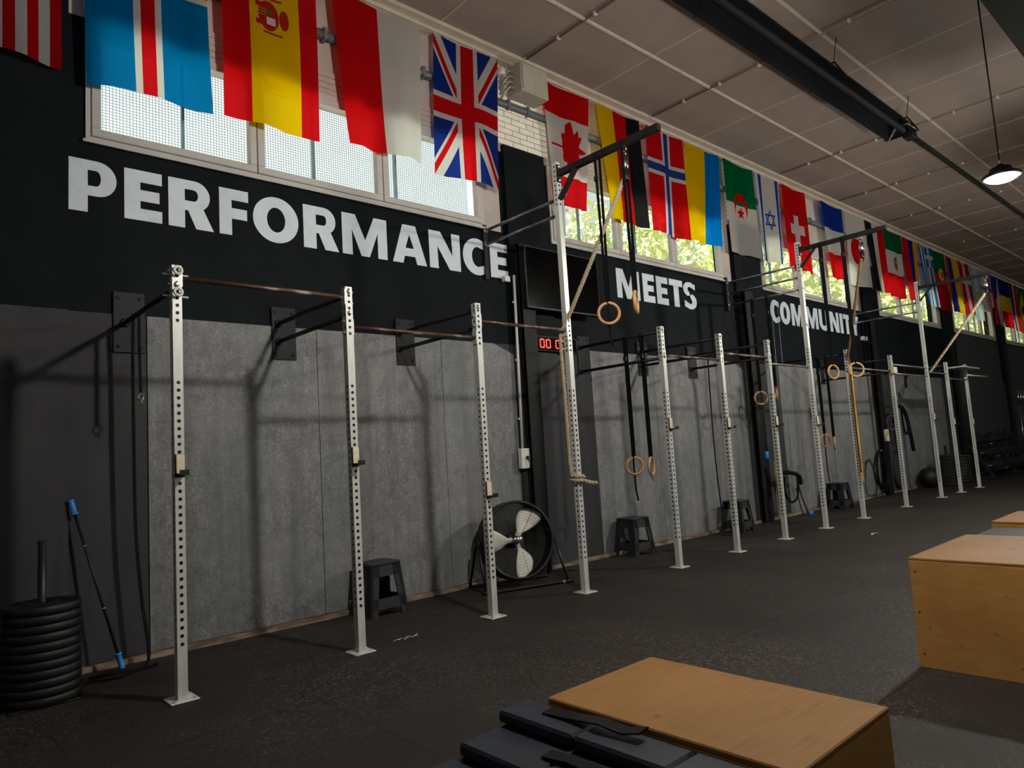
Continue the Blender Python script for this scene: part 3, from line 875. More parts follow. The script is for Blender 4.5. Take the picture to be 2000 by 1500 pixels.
FLAG_SHEER = 0.10
FLAG_Z = 6.19
def flag(name_fn, label, xt0, xt1, xb0, xb1, zb, seed, amp=0.03, near=True):
    rnd = random.Random(seed)
    nu, nv = (22, 34) if near else (12, 18)
    ph = rnd.uniform(0, 6.28); ph2 = rnd.uniform(0, 6.28); fq = rnd.uniform(0.9, 1.6)
    vs = []; fs = []; uvs = []
    for j in range(nv + 1):
        v = j / nv
        for i in range(nu + 1):
            u = i / nu
            x = (xt0 + (xt1 - xt0) * u) * (1 - v) + (xb0 + (xb1 - xb0) * u) * v
            a = amp * (0.25 + 0.75 * v)
            y = 5.97 + a * math.sin(2 * PI * fq * u + ph + 1.3 * v) + 0.4 * a * math.sin(2 * PI * (fq * 2.1) * u + ph2 - 2.0 * v)
            x += 0.012 * math.sin(3.0 * v + ph2) * v
            sag = 0.025 * math.sin(PI * u)
            z = FLAG_Z - sag * (1 - v) - (FLAG_Z - zb) * v + 0.012 * v * math.sin(2 * PI * u + ph2)
            vs.append((x, y, z)); uvs.append((u, v * 1.667))
    for j in range(nv):
        for i in range(nu):
            a = j * (nu + 1) + i
            fs.append((a, a + 1, a + nu + 2, a + nu + 1))
    me = bpy.data.meshes.new('hanging_flag'); me.from_pydata(vs, [], fs); me.update()
    ul = me.uv_layers.new(name='cloth')
    for p in me.polygons:
        p.use_smooth = True
        for li in p.loop_indices:
            ul.data[li].uv = uvs[me.loops[li].vertex_index]
    me.materials.append(flag_mat('flag_cloth', name_fn))
    o = link('hanging_flag', me)
    return tag(o, label, 'flag', 'national flags hanging under the ceiling')

FLAGS = [
    (f_usa, 'red and white striped flag, darkest one at the near end of the row', 0.02, 0.99, 0.0, 0.98, 4.555),
    (f_ice, 'sheer blue flag with a white edged red stripe', 1.14, 2.08, 1.15, 2.10, 4.50),
    (f_spain, 'red and yellow striped flag with a red coat of arms', 2.20, 3.13, 2.22, 3.14, 4.52),
    (f_redwhite, 'flag half plain red and half plain white beside the yellow striped one', 3.30, 4.37, 3.44, 4.33, 4.585),
    (f_uk, 'navy flag with crossing red and white bars and diagonals', 4.56, 5.52, 4.51, 5.44, 4.525),
    (f_canada, 'white flag with a red maple leaf between red bands', 6.26, 7.19, 6.41, 7.01, 4.55),
    (f_germany, 'flag of yellow, red and black upright stripes behind the rope', 7.33, 8.30, 7.47, 8.31, 4.55),
    (f_norway, 'red flag with a blue and white cross beside the yellow and blue one', 8.47, 9.42, 8.40, 9.38, 4.54),
    (f_ukraine, 'flag half yellow and half bright blue', 9.50, 10.48, 9.36, 10.28, 4.56),
    (f_algeria, 'green and white flag with a red crescent and star', 10.60, 11.58, 10.59, 11.54, 4.55),
    (f_israel, 'white flag with two blue stripes and a blue star', 11.66, 12.55, 11.68, 12.48, 4.56),
    (f_swiss, 'plain red flag with a short white cross', 12.66, 13.62, 12.67, 13.66, 4.55),
    (f_france, 'flag with blue, white and red bands from top to bottom', 14.32, 15.33, 14.5, 15.21, 4.59),
    (f_japan, 'white flag with a big red disc', 15.45, 16.50, 15.44, 16.60, 4.57),
    (f_egypt, 'flag of black, white and red upright stripes with a small emblem', 16.55, 17.60, 16.85, 17.62, 4.57),
    (f_mexico, 'flag with green, white and red bands and a brown emblem', 17.66, 18.78, 17.74, 18.60, 4.54),
    (f_armenia, 'flag of dark red, blue and orange upright stripes', 18.84, 19.90, 19.0, 19.72, 4.58),
    (f_greece, 'flag of narrow blue and white upright stripes with a corner cross', 19.96, 20.97, 20.25, 21.20, 4.58),
    (f_portugal, 'green over red flag with a yellow and white badge', 21.0, 22.05, 21.28, 22.13, 4.55),
    (f_colombia, 'flag of dark red, blue and wide yellow upright stripes', 22.08, 23.18, 22.28, 23.45, 4.60),
    (f_denmark, 'red flag with a thin white cross far along the row', 23.22, 24.20, 23.6, 24.55, 4.63),
    (f_argentina, 'light blue and white striped flag far along the row', 24.27, 25.38, 24.65, 25.35, 4.54),
    (f_czech, 'red and white flag with a dark blue triangle far along the row', 26.41, 27.35, 26.51, 27.50, 4.56),
    (f_romania, 'flag with dark blue, yellow and red bands from top to bottom', 27.47, 28.70, 27.78, 28.80, 4.56),
    (f_dutch, 'narrow looking flag of blue, white and red upright stripes', 28.80, 29.75, 28.9, 29.8, 4.52),
    (f_brazil, 'green flag with a yellow diamond at the far end of the row', 29.85, 30.85, 29.9, 30.9, 4.52),
]
for i, fl in enumerate(FLAGS):
    flag(*fl, seed=i * 13 + 5, near=i < 13)
fl = MB().tube([(XL, 5.97, 6.195), (XR, 5.97, 6.195)], 0.004, 6).build('flag_line', MT['wire'])
tag(fl, 'thin steel line carrying the flags along the ceiling', 'wire')

# pipe and junction box behind the flags
p = thing('wall_pipe', 'dark grey pipe running along the wall behind the flags', 'pipe', (0, 6.03, 5.70))
MB().tube([(XL, 6.065, 5.70), (XR, 6.065, 5.70)], 0.047, 12).build('pipe_run', MT['pipe_grey'], p)
for x in (0.4, 3.25, 4.45, 5.72, 6.05, 8.9, 11.3, 13.9, 16.6, 19.5, 22.1, 25.0, 28.0, 31.0):
    MB().box(x - 0.02, x + 0.02, 6.012, 6.12, 5.640, 5.760).build('pipe_clamp', MT['pipe_grey'], p)
j = thing('junction_box', 'cream metal electrical box under the ceiling above the pipe', 'electrical box', (5.95, 5.94, 5.82))
MB().bbox(5.74, 6.21, 5.80, 6.07, 5.80, 6.17, 0.008).build('housing', MT['aged_box'], j)
MB().bbox(5.76, 6.19, 5.788, 5.80, 5.82, 6.15, 0.004).build('lid', MT['aged_box'], j)
for (x, z) in ((5.785, 5.845), (6.165, 5.845), (5.785, 6.125), (6.165, 6.125)):
    MB().lathe([(0.008, 0), (0.008, 0.006)], (x, 5.788, z), 8, ((1, 0, 0), (0, 0, 1), (0, -1, 0))).build('screw', MT['bolt'], j)
for k in range(4):
    z = 5.86 + 0.07 * k
    MB().tube([(5.74, 5.93, z), (5.66, 5.93, z), (5.61, 5.97, z - 0.06), (5.60, 6.04, z - 0.14)], 0.014, 8).build('cable', MT['aged_box'], j)
MB().lathe([(0.05, 0), (0.055, 0.02), (0.055, 0.09), (0.03, 0.10)], (5.60, 6.0, 6.02), 12).build('lamp_socket', MT['white_plastic'], j)
# ------------------------------------------------------------------ pull-up rigs
PY = 4.82; PW = 0.06
def post_mesh(name, h, holes):
    w = PW / 2; r = 0.0125
    m = MB()
    zs = sorted(holes); segs = []; cur = 0.0
    for z in zs:
        if z - 0.025 > cur + 1e-6: segs.append((cur, z - 0.025, None))
        segs.append((z - 0.025, z + 0.025, z)); cur = z + 0.025
    segs.append((cur, h, None))
    for side in range(4):
        a = side * PI / 2
        X = Vector((math.cos(a), math.sin(a), 0)); N = Vector((-math.sin(a), math.cos(a), 0)) * -1
        def P(u, z, d=0.0): return X * u + N * (w - d) + Vector((0, 0, z))
        for z0, z1, zc in segs:
            if zc is None:
                m.add([P(-w, z0), P(w, z0), P(w, z1), P(-w, z1)], [(0, 1, 2, 3)])
            else:
                vs = [P(-w, z0), P(w, z0), P(w, z1), P(-w, z1)]
                for k in range(8):
                    t = math.radians(22.5 + 45 * k)
                    vs.append(P(r * math.cos(t), zc + r * math.sin(t)))
                for k in range(8):
                    t = math.radians(22.5 + 45 * k)
                    vs.append(P(r * math.cos(t), zc + r * math.sin(t), 0.004))
                o = 4
                fs = [(1, 2, o + 0, o + 7), (2, o + 1, o + 0), (2, 3, o + 2, o + 1), (3, o + 3, o + 2), (3, 0, o + 4, o + 3), (0, o + 5, o + 4), (0, 1, o + 6, o + 5), (1, o + 7, o + 6)]
                fs += [(o + k, o + (k + 1) % 8, o + 8 + (k + 1) % 8, o + 8 + k) for k in range(8)]
                m.add(vs, fs)
    m.add([(-w, -w, h), (w, -w, h), (w, w, h), (-w, w, h)], [(0, 1, 2, 3)])
    me = bpy.data.meshes.new(name); me.from_pydata(m.v, [], m.f)
    me.materials.append(MT['steel_post']); me.update()
    return me

def rng(a, b, s=0.05):
    out = []
    while a <= b + 1e-6:
        out.append(round(a, 4)); a += s
    return out
LOW = rng(0.34, 1.99) + rng(2.40, 2.70)
SHORT = post_mesh('upright', 2.77, LOW + [2.745])
TALL = post_mesh('upright', 4.38, LOW + rng(3.93, 4.33))
SHADE_CORE_S = MB().box(-0.0245, 0.0245, -0.0245, 0.0245, 0.0, 2.76).mesh('hole_shade_core', MT['black_plastic'])  # black filler stands in for the shade inside the hollow posts' holes
SHADE_CORE_T = MB().box(-0.0245, 0.0245, -0.0245, 0.0245, 0.0, 4.37).mesh('hole_shade_core', MT['black_plastic'])
BASE = MB().bbox(-0.085, 0.085, -0.085, 0.085, 0, 0.010, 0.003).mesh('base_plate', MT['steel_post'])
BOLT = MB().lathe([(0.016, 0), (0.016, 0.008), (0.010, 0.008), (0.010, 0.020)], (0, 0, 0), 8).mesh('bolt', MT['bolt'])
DBOLT = MB().lathe([(0.014, 0), (0.014, 0.007), (0.008, 0.008)], (0, 0, 0), 8).mesh('bolt', MT['plate_dark'])
ABOLT = MB().lathe([(0.011, 0), (0.011, 0.006), (0.006, 0.008)], (0, 0, 0), 8).mesh('anchor_bolt', MT['bolt'])
GUSSET = MB().prism([(0, 0), (0.035, 0), (0, 0.05)], (0.03, -0.003, 0.01), (1, 0, 0), (0, 0, 1), (0, 0.006, 0)).mesh('gusset', MT['steel_post'])

def sideways_bolt(parent, x, y, z, face, me=None):
    o = link('bolt', me or BOLT, parent, Vector((x, y, z)) - ORG[parent.name])
    o.rotation_euler = {'-y': (PI / 2, 0, 0), '-x': (0, -PI / 2, 0), '+x': (0, PI / 2, 0), 'up': (0, 0, 0)}[face]
    return o

def upright(rig, x, tall=False):
    u = link('upright', TALL if tall else SHORT, rig, Vector((x, PY, 0)) - ORG[rig.name])
    def sub(name, me, loc):
        o = link(name, me, u, loc); return o
    sub('hole_shade_core', SHADE_CORE_T if tall else SHADE_CORE_S, (0, 0, 0))
    sub('base_plate', BASE, (0, 0, 0))
    for dx, dy in ((-0.06, -0.06), (0.06, -0.06), (0.06, 0.06), (-0.06, 0.06)):
        sub('anchor_bolt', ABOLT, (dx, dy, 0.01))
    sub('gusset', GUSSET, (0, 0, 0))
    return u

def pullbar(rig, x0, x1, z, m='rust_bar'):
    a, b = x0 + PW / 2, x1 - PW / 2
    p = MB().tube([(a + 0.006, PY, z), (b - 0.006, PY, z)], 0.0165, 10).build('pull_up_bar', MT[m], rig)
    MB().box(a, a + 0.006, PY - 0.03, PY + 0.03, z - 0.06, z + 0.06).build('bar_flange', MT['steel_post'], p)
    MB().box(b - 0.006, b, PY - 0.03, PY + 0.03, z - 0.06, z + 0.06).build('bar_flange', MT['steel_post'], p)
    for xx, fc in ((x0 - PW / 2, '-x'), (x1 + PW / 2, '+x')):
        for dz in (-0.045, 0.045):
            sideways_bolt(p, xx, PY, z + dz, fc)

def strut(rig, x, z, m='black_steel', r=0.019, y1=W - 0.022):
    s = MB().tube([(x, PY + 0.034, z), (x, y1, z)], r, 10).build('wall_strut', MT[m], rig)
    MB().lathe([(0.036, 0), (0.036, 0.012), (0.024, 0.02)], (x, y1, z), 12, ((1, 0, 0), (0, 0, 1), (0, -1, 0))).build('strut_collar', MT[m], s)
    MB().box(x - 0.03, x + 0.03, PY + 0.03, PY + 0.036, z - 0.055, z + 0.055).build('strut_flange', MT['black_steel'], s)
    sideways_bolt(s, x, PY - 0.03, z + 0.02, '-y')

def wall_plate(rig, x, z0=2.38, z1=2.87, w=0.23, yw=W - 0.014):
    p = MB().bbox(x - w / 2, x + w / 2, yw - 0.012, yw, z0, z1, 0.003).build('wall_plate', MT['plate_dark'], rig)
    for dx in (-0.08, 0.08):
        for z in (z0 + 0.05, z1 - 0.05):
            sideways_bolt(p, x + dx * w / 0.23, yw - 0.012, z, '-y', DBOLT)

def cantilever(rig, x):
    c = MB().box(x - 0.03, x + 0.03, 3.53, PY - 0.03, 4.225, 4.285).build('cantilever_beam', MT['black_steel'], rig)
    MB().box(x - 0.031, x + 0.031, 3.52, 3.53, 4.224, 4.286).build('end_cap', MT['black_plastic'], c)
    MB().bar((x - 0.018, PY - 0.035, 3.98), (x - 0.018, PY - 0.27, 4.23), 0.012, 0.035, (1, 0, 0)).bar((x + 0.018, PY - 0.035, 3.98), (x + 0.018, PY - 0.27, 4.23), 0.012, 0.035, (1, 0, 0)).build('diagonal_brace', MT['black_steel'], c)
    MB().box(x - 0.03, x + 0.03, PY - 0.04, PY - 0.03, 4.16, 4.35).build('mount_plate', MT['black_steel'], c)
    for z in (4.18, 4.325):
        sideways_bolt(c, x, PY - 0.04, z, '-y')

rigA = thing('pull_up_rig', 'grey steel pull-up rig standing nearest, its last upright tall with a rope', 'pull-up rig', (1.44, PY, 0))
for x, t in ((1.44, 0), (2.70, 0), (4.0, 0), (5.19, 1)):
    upright(rigA, x, t)
pullbar(rigA, 1.44, 2.70, 2.69); pullbar(rigA, 2.70, 4.0, 2.455); pullbar(rigA, 4.0, 5.19, 2.61)
strut(rigA, 1.44, 2.62); wall_plate(rigA, 1.47)
for x in (2.70, 4.0):
    strut(rigA, x, 2.71); strut(rigA, x, 2.545)
wall_plate(rigA, 2.755); wall_plate(rigA, 4.08)
for z in (4.03, 3.86):
    strut(rigA, 5.27, z, 'dark_chrome', 0.017, W - 0.03)
MB().box(5.22, 5.235, PY - 0.04, PY + 0.05, 3.60, 4.12).build('side_bracket', MT['pale_steel'], rigA)
MB().bbox(5.235, 5.295, W - 0.03, W - 0.004, 3.44, 4.10, 0.003).build('wall_rail', MT['plate_dark'], rigA)
cantilever(rigA, 5.19)
# eye bolts at the head of the first upright
for z in (2.73, 2.585):
    MB().torus((1.44, PY - 0.055, z), 0.024, 0.010, (1, 0, 0), (0, 0, 1), 16, 8).build('eye_bolt', MT['white_plastic'], rigA)
    MB().tube([(1.36, PY, z - 0.02), (1.52, PY, z - 0.02)], 0.008, 8).build('through_bolt', MT['bolt'], rigA)

rigB = thing('pull_up_rig', 'grey steel pull-up rig in front of the second bay of grey boards', 'pull-up rig', (6.78, PY, 0))
for x, t in ((6.78, 0), (8.03, 0), (9.28, 0), (10.54, 1)):
    upright(rigB, x, t)
pullbar(rigB, 6.78, 8.03, 2.43); pullbar(rigB, 8.03, 9.28, 2.52); pullbar(rigB, 9.28, 10.54, 2.43, 'bare_bar')
for x in (6.78, 8.03, 9.28):
    strut(rigB, x, 2.715, 'black_steel'); strut(rigB, x, 2.52 if x > 7 else 2.40)
    wall_plate(rigB, x + 0.07)
for z in (4.02, 3.83, 3.64):
    strut(rigB, 10.54, z, 'dark_chrome', 0.017, W - 0.05)
MB().bbox(10.51, 10.57, W - 0.05, W - 0.004, 3.55, 4.12, 0.003).build('wall_rail', MT['plate_dark'], rigB)
cantilever(rigB, 10.54)

rigC = thing('pull_up_rig', 'grey steel pull-up rig farthest along, with a flat tray at its end', 'pull-up rig', (11.93, PY, 0))
for x, t in ((11.93, 0), (13.83, 0), (15.74, 1), (16.97, 0), (18.30, 0)):
    upright(rigC, x, t)
pullbar(rigC, 11.93, 13.83, 2.47, 'bare_bar'); pullbar(rigC, 13.83, 15.74, 2.60, 'bare_bar'); pullbar(rigC, 13.83, 15.74, 2.43, 'bare_bar')
pullbar(rigC, 15.74, 16.97, 2.52, 'bare_bar'); pullbar(rigC, 16.97, 18.30, 2.42, 'bare_bar')
for x in (11.93, 13.83, 16.97, 18.30):
    strut(rigC, x, 2.70); wall_plate(rigC, x + 0.05, w=0.16)
strut(rigC, 13.83, 2.45)
for z in (3.95, 3.76):
    strut(rigC, 15.74, z, 'dark_chrome', 0.017, W - 0.05)
cantilever(rigC, 15.74)
MB().bbox(17.05, 18.25, PY - 0.30, PY + 0.02, 2.63, 2.66, 0.004).build('tray', MT['pale_steel'], rigC)
MB().tube([(17.8, PY - 0.16, 2.50), (19.3, PY - 0.16, 2.50)], 0.02, 10).build('stub_bar', MT['pale_steel'], rigC)
MB().bbox(13.70, 13.86, PY - 0.10, PY - 0.032, 2.42, 2.54, 0.01).build('clamp_block', MT['cream_pad'], rigC)

# j-cups: lift-off holders on the uprights
def jcup():
    t = thing('j_cup', '', 'bar holder', (0, 0, 0), 'bar holders hooked on the rig uprights')
    y = -PW / 2
    MB().bbox(-0.026, 0.026, y - 0.020, y - 0.006, 0.012, 0.135, 0.004).build('pad', MT['cream_pad'], t)
    MB().box(-0.03, 0.03, y - 0.006, y - 0.0005, -0.01, 0.137).build('back_plate', MT['black_steel'], t)
    MB().box(-0.028, 0.028, y - 0.090, y - 0.006, 0.0, 0.010).box(-0.028, 0.028, y - 0.098, y - 0.090, 0.0, 0.035).build('lip', MT['black_steel'], t)
    MB().tube([(0, y - 0.02, 0.045), (0, y - 0.022, 0.045)], 0.004, 6).tube([(0, y - 0.02, 0.095), (0, y - 0.022, 0.095)], 0.004, 6).build('screw', MT['bolt'], t)
    return t
JC = jcup()
JSPOT = ((1.44, 1.39, 'cream padded bar holder on the upright nearest the plate stack'), (2.70, 1.385, 'cream padded bar holder on the second upright, above the first stool'),
         (4.0, 1.03, 'cream padded bar holder set low, just above the fan'), (6.78, 1.56, 'bar holder on the first upright past the tied rope'),
         (8.03, 1.545, 'bar holder on the second upright of the middle rig'), (9.28, 1.55, 'bar holder on the third upright of the middle rig'),
         (10.54, 1.535, 'bar holder on the tall upright of the middle rig'), (11.93, 0.89, 'low bar holder on the upright with the yellow bands'),
         (15.74, 1.54, 'bar holder on the tall upright of the farthest rig'), (16.97, 1.42, 'bar holder on the last but one upright'), (18.30, 1.40, 'bar holder on the very last upright'))
for i, (x, z, lab) in enumerate(JSPOT):
    if i == 0:
        JC.location = (x, PY, z); JC['label'] = lab
    else:
        dup(JC, (x, PY, z), 0, lab)

# ------------------------------------------------------------------ rings on straps
def ring(label, x, y, z, ztop, rz, tail=0.0, wood='wood_ring', R=0.10):
    t = thing('gym_ring', label, 'gym ring', (x, y, z), 'wooden rings on black straps')
    U = Vector((math.cos(rz), math.sin(rz), 0))
    MB().torus((x, y, z), R, 0.0155, U, (0, 0, 1)).build('ring', MT[wood], t)
    d, zt = (0.034, 4.2885) if ztop > 4.1 else (0.0225, ztop + 0.0215)      # over the square beam or over a round strut
    za = z + R
    m = MB()
    m.ribbon([(x, y, za - 0.0185), (x - 0.017, y, za - 0.005), (x - 0.019, y, za + 0.06), (x - d, y, zt - 0.05), (x - d, y, zt - 0.012), (x - d * 0.6, y, zt), (x + d * 0.6, y, zt), (x + d, y, zt - 0.012), (x + d, y, zt - 0.05), (x + 0.019, y, za + 0.06), (x + 0.017, y, za - 0.005), (x, y, za - 0.0185)], 0.032, 0.003, (0, 1, 0))
    m.build('strap', MT['webbing'], t)
    MB().box(x - d - 0.012, x - d + 0.008, y - 0.021, y + 0.021, zt - 0.30, zt - 0.25).build('buckle', MT['black_steel'], t)
    if tail:
        MB().ribbon([(x, y + 0.01, z + R - 0.02), (x + 0.01, y + 0.015, z - R), (x + 0.02, y + 0.02, z - R - tail * 0.6), (x + 0.05, y + 0.02, z - R - tail)], 0.022, 0.003, U).build('strap_tail', MT['webbing'], t)
    return t
ring('wooden ring turned face on, hanging high in front of the screen', 5.19, 4.26, 2.68, 4.24, -0.75, 0.22)
ring('wooden ring turned nearly edge on, hanging over the word MEETS', 5.19, 3.93, 2.72, 4.24, 0.52)
ring('orange wooden ring hanging low over the second bay, its strap tail dangling', 6.78, 5.35, 1.16, 2.715, -0.70, 0.32)
ring('orange wooden ring hanging low, the edge-on one of its pair', 6.78, 5.10, 1.15, 2.715, 0.35, 0.08)
ring('pale wooden ring against the black column of the second bay', 10.54, 5.66, 2.04, 3.64, -0.75)
ring('edge-on wooden ring beside the pale one at the black column', 10.54, 5.40, 2.08, 3.64, 0.62)
ring('pale wooden ring hanging behind the brown rope on the tall rig', 10.54, 4.47, 2.31, 4.24, -0.35)
ring('pale wooden ring face on, in front of the upright with the bands', 10.54, 4.14, 2.30, 4.24, -0.85)
ring('dark wooden ring hanging low before the third bay of boards', 11.93, 5.32, 1.29, 2.70, -0.45, 0.6)
ring('orange wooden ring hanging low, narrow looking, before the third bay', 11.93, 5.17, 1.24, 2.70, 0.45, 0.7)

# ------------------------------------------------------------------ ropes
def rope_pts(ctrl, n=10):
    out = []
    P = [Vector(c) for c in ctrl]
    for i in range(len(P) - 1):
        p0 = P[max(i - 1, 0)]; p1 = P[i]; p2 = P[i + 1]; p3 = P[min(i + 2, len(P) - 1)]
        for k in range(n):
            t = k / n
            out.append(0.5 * ((2 * p1) + (-p0 + p2) * t + (2 * p0 - 5 * p1 + 4 * p2 - p3) * t * t + (-p0 + 3 * p1 - 3 * p2 + p3) * t ** 3))
    out.append(P[-1])
    return out

def strands(m, pts, r, n=3, pitch=0.11):
    """a laid rope: three strands winding round each other"""
    L = 0; fine = []
    pts = [Vector(p) for p in pts]
    for i in range(len(pts) - 1):
        seg = pts[i + 1] - pts[i]; k = max(1, int(seg.length / 0.022))
        for j in range(k):
            fine.append(pts[i] + seg * (j / k))
    fine.append(pts[-1])
    for s in range(n):
        out = []; L = 0; prev = None
        for i, p in enumerate(fine):
            d = (fine[min(i + 1, len(fine) - 1)] - fine[max(i - 1, 0)]).normalized()
            if prev is None:
                a = Vector((1, 0, 0)) if abs(d.x) < 0.9 else Vector((0, 1, 0))
                e = d.cross(a).normalized()
            else:
                e = (prev - d * prev.dot(d)).normalized()
            prev = e
            if i: L += (p - fine[i - 1]).length
            ang = 2 * PI * (L / pitch + s / n)
            out.append(p + e * (math.cos(ang) * r * 0.52) + d.cross(e) * (math.sin(ang) * r * 0.52))
        m.tube(out, r * 0.54, 5)

def shackle(t, p):
    p = Vector(p)
    MB().torus(p + Vector((0, 0, 0.05)), 0.028, 0.007, (0, 1, 0), (0, 0, 1), 14, 6).torus(p, 0.028, 0.007, (1, 0, 0), (0, 0, 1), 14, 6).build('shackle', MT['chrome'], t)
    MB().lathe([(0.012, 0.0), (0.032, -0.03), (0.034, -0.12), (0.020, -0.16)], p, 12).build('rope_thimble', MT['chrome'], t)
    MB().lathe([(0.026, -0.16), (0.028, -0.25), (0.020, -0.26)], p, 10).build('rope_sleeve', MT['black_plastic'], t)

r1 = thing('climbing_rope', 'thick pale rope drawn aside and knotted round the tall upright', 'climbing rope', (5.19, 3.95, 4.1))
shackle(r1, (5.19, 3.93, 4.15))
m = MB(); strands(m, [(5.19, 3.95, 3.92), (5.195, 4.45, 3.22), (5.185, 4.80, 2.72), (5.14, 4.87, 2.58)], 0.023); m.build('slanting_length', MT['rope'], r1)
m = MB(); strands(m, rope_pts([(5.14, 4.87, 2.58), (5.125, 4.86, 2.40), (5.13, 4.855, 1.8), (5.13, 4.85, 1.3), (5.135, 4.84, 1.14)], 6), 0.022); m.build('hanging_length', MT['rope'], r1)
kn = []
for k in range(20):
    a = 2 * PI * k / 13
    kn.append((5.19 + 0.062 * math.cos(a + 2.6), PY + 0.062 * math.sin(a + 2.6), 1.145 - 0.0032 * k))
kn += [(5.29, PY - 0.10, 1.06), (5.33, PY - 0.13, 1.055)]
m = MB(); strands(m, kn, 0.023); m.build('knot', MT['rope'], r1)

r2 = thing('climbing_rope', 'dark gold rope drawn from the middle beam to a short upright', 'climbing rope', (10.54, 3.9, 4.1))
shackle(r2, (10.54, 3.88, 4.15))
m = MB(); strands(m, [(10.54, 3.9, 3.90), (11.2, 4.35, 3.2), (11.86, 4.77, 2.66)], 0.023); m.build('slanting_length', MT['rope_gold'], r2)
m = MB(); strands(m, rope_pts([(11.86, 4.77, 2.66), (11.90, 4.765, 2.5), (11.87, 4.765, 2.2), (11.87, 4.765, 0.75)], 6), 0.017); m.build('hanging_length', MT['rope_gold'], r2)

r3 = thing('climbing_rope', 'pale rope drawn aside on the farthest tall upright', 'climbing rope', (15.74, 3.7, 4.1))
shackle(r3, (15.74, 3.62, 4.15))
m = MB(); strands(m, [(15.74, 3.65, 3.90), (15.74, 4.2, 3.2), (15.74, 4.765, 2.50)], 0.025, 3, 0.2); m.build('slanting_length', MT['rope'], r3)

b1 = MB().ribbon(rope_pts([(11.86, 4.735, 2.50), (11.85, 4.735, 1.8), (11.855, 4.735, 1.2), (11.86, 4.735, 0.6)], 4), 0.05, 0.004, (1, 0, 0)).build('resistance_band', MT['band_yellow'])
tag(b1, 'yellow and orange stretch band hanging down a short upright', 'stretch band')
# ------------------------------------------------------------------ screen, clock, conduits
t = thing('wall_screen', 'large black switched-off screen on a wall arm beside the painted words', 'screen', (6.38, 5.93, 3.12))
MB().bbox(5.72, 7.04, 5.92, 5.985, 3.115, 3.885, 0.006).build('housing', MT['black_plastic'], t)
MB().box(5.737, 7.023, 5.917, 5.9205, 3.14, 3.868).build('display', MT['screen'], t)
MB().box(6.2, 6.6, 5.985, 6.075, 3.35, 3.65).build('wall_arm', MT['black_steel'], t)
MB().box(6.62, 6.75, 5.985, 6.075, 3.25, 3.8).build('wall_bracket', MT['black_steel'], t)

t = thing('wall_clock', 'black digital timer with red digits on the dark wall', 'timer', (6.3, 6.05, 2.62))
MB().bbox(5.935, 6.66, 6.03, 6.075, 2.625, 2.815, 0.006).build('housing', MT['black_plastic'], t)
MB().box(5.955, 6.64, 6.026, 6.031, 2.64, 2.80).build('face', MT['screen'], t)
def seg_digit(x, z, w, h, s):
    m = MB(); y0, y1 = 6.0235, 6.026; g = 0.003
    m.box(x + g + s * .5, x + w - g - s * .5, y0, y1, z + h - s, z + h); m.box(x + g + s * .5, x + w - g - s * .5, y0, y1, z, z + s)
    for xx in (x, x + w - s):
        m.box(xx, xx + s, y0, y1, z + s * .5 + g, z + h / 2 - g); m.box(xx, xx + s, y0, y1, z + h / 2 + g, z + h - s * .5 - g)
    return m
for x in (5.985, 6.09, 6.255, 6.36):
    seg_digit(x, 2.662, 0.082, 0.115, 0.016).build('digit', MT['led_red'], t)

t = thing('switch_conduit', 'white conduit running down to a wall socket box by the fan', 'conduit', (5.70, 6.03, 1.2))
MB().tube([(5.645, 6.05, 3.53), (5.605, 6.05, 1.44)], 0.017, 10).build('pipe', MT['white_plastic'], t)
MB().bbox(5.55, 5.683, 6.01, 6.074, 1.215, 1.45, 0.006).build('socket_box', MT['white_plastic'], t)
MB().bbox(5.615, 5.645, 5.975, 6.010, 1.32, 1.36, 0.006).tube([(5.63, 5.985, 1.33), (5.65, 5.975, 1.27), (5.665, 6.0, 1.2)], 0.006, 6).build('plug', MT['black_plastic'], t)
for z in (3.2, 2.5, 1.8):
    x = 5.605 + 0.04 * (z - 1.44) / 2.09
    MB().box(x - 0.024, x + 0.024, 6.05, 6.076, z - 0.012, z + 0.012).build('clip', MT['white_plastic'], t)
t = thing('cable_box', 'small white cable box below the last letter of the first word', 'electrical box', (5.56, 6.1, 3.46))
MB().bbox(5.50, 5.585, 6.05, 6.115, 3.44, 3.51, 0.005).build('cover', MT['white_plastic'], t)
MB().tube([(5.585, 6.06, 3.49), (5.61, 6.05, 3.52), (5.645, 6.05, 3.53)], 0.006, 6).build('cable', MT['black_plastic'], t)
t = thing('light_switch', 'cream switch box on the third black column', 'switch', (16.5, 5.9, 1.16))
MB().bbox(16.30, 16.45, 5.92, 5.974, 1.16, 1.42, 0.008).build('cover', MT['cream_pad'], t)
MB().box(16.35, 16.40, 5.912, 5.921, 1.25, 1.33).build('rocker', MT['cream_pad'], t)
t = thing('sensor_box', 'small white box high on the wall after the third word', 'sensor', (16.1, 6.1, 3.44))
MB().bbox(15.98, 16.20, 6.05, 6.119, 3.39, 3.48, 0.006).build('cover', MT['white_plastic'], t)
MB().box(16.05, 16.12, 6.044, 6.051, 3.41, 3.46).build('lens_window', MT['wire'], t)

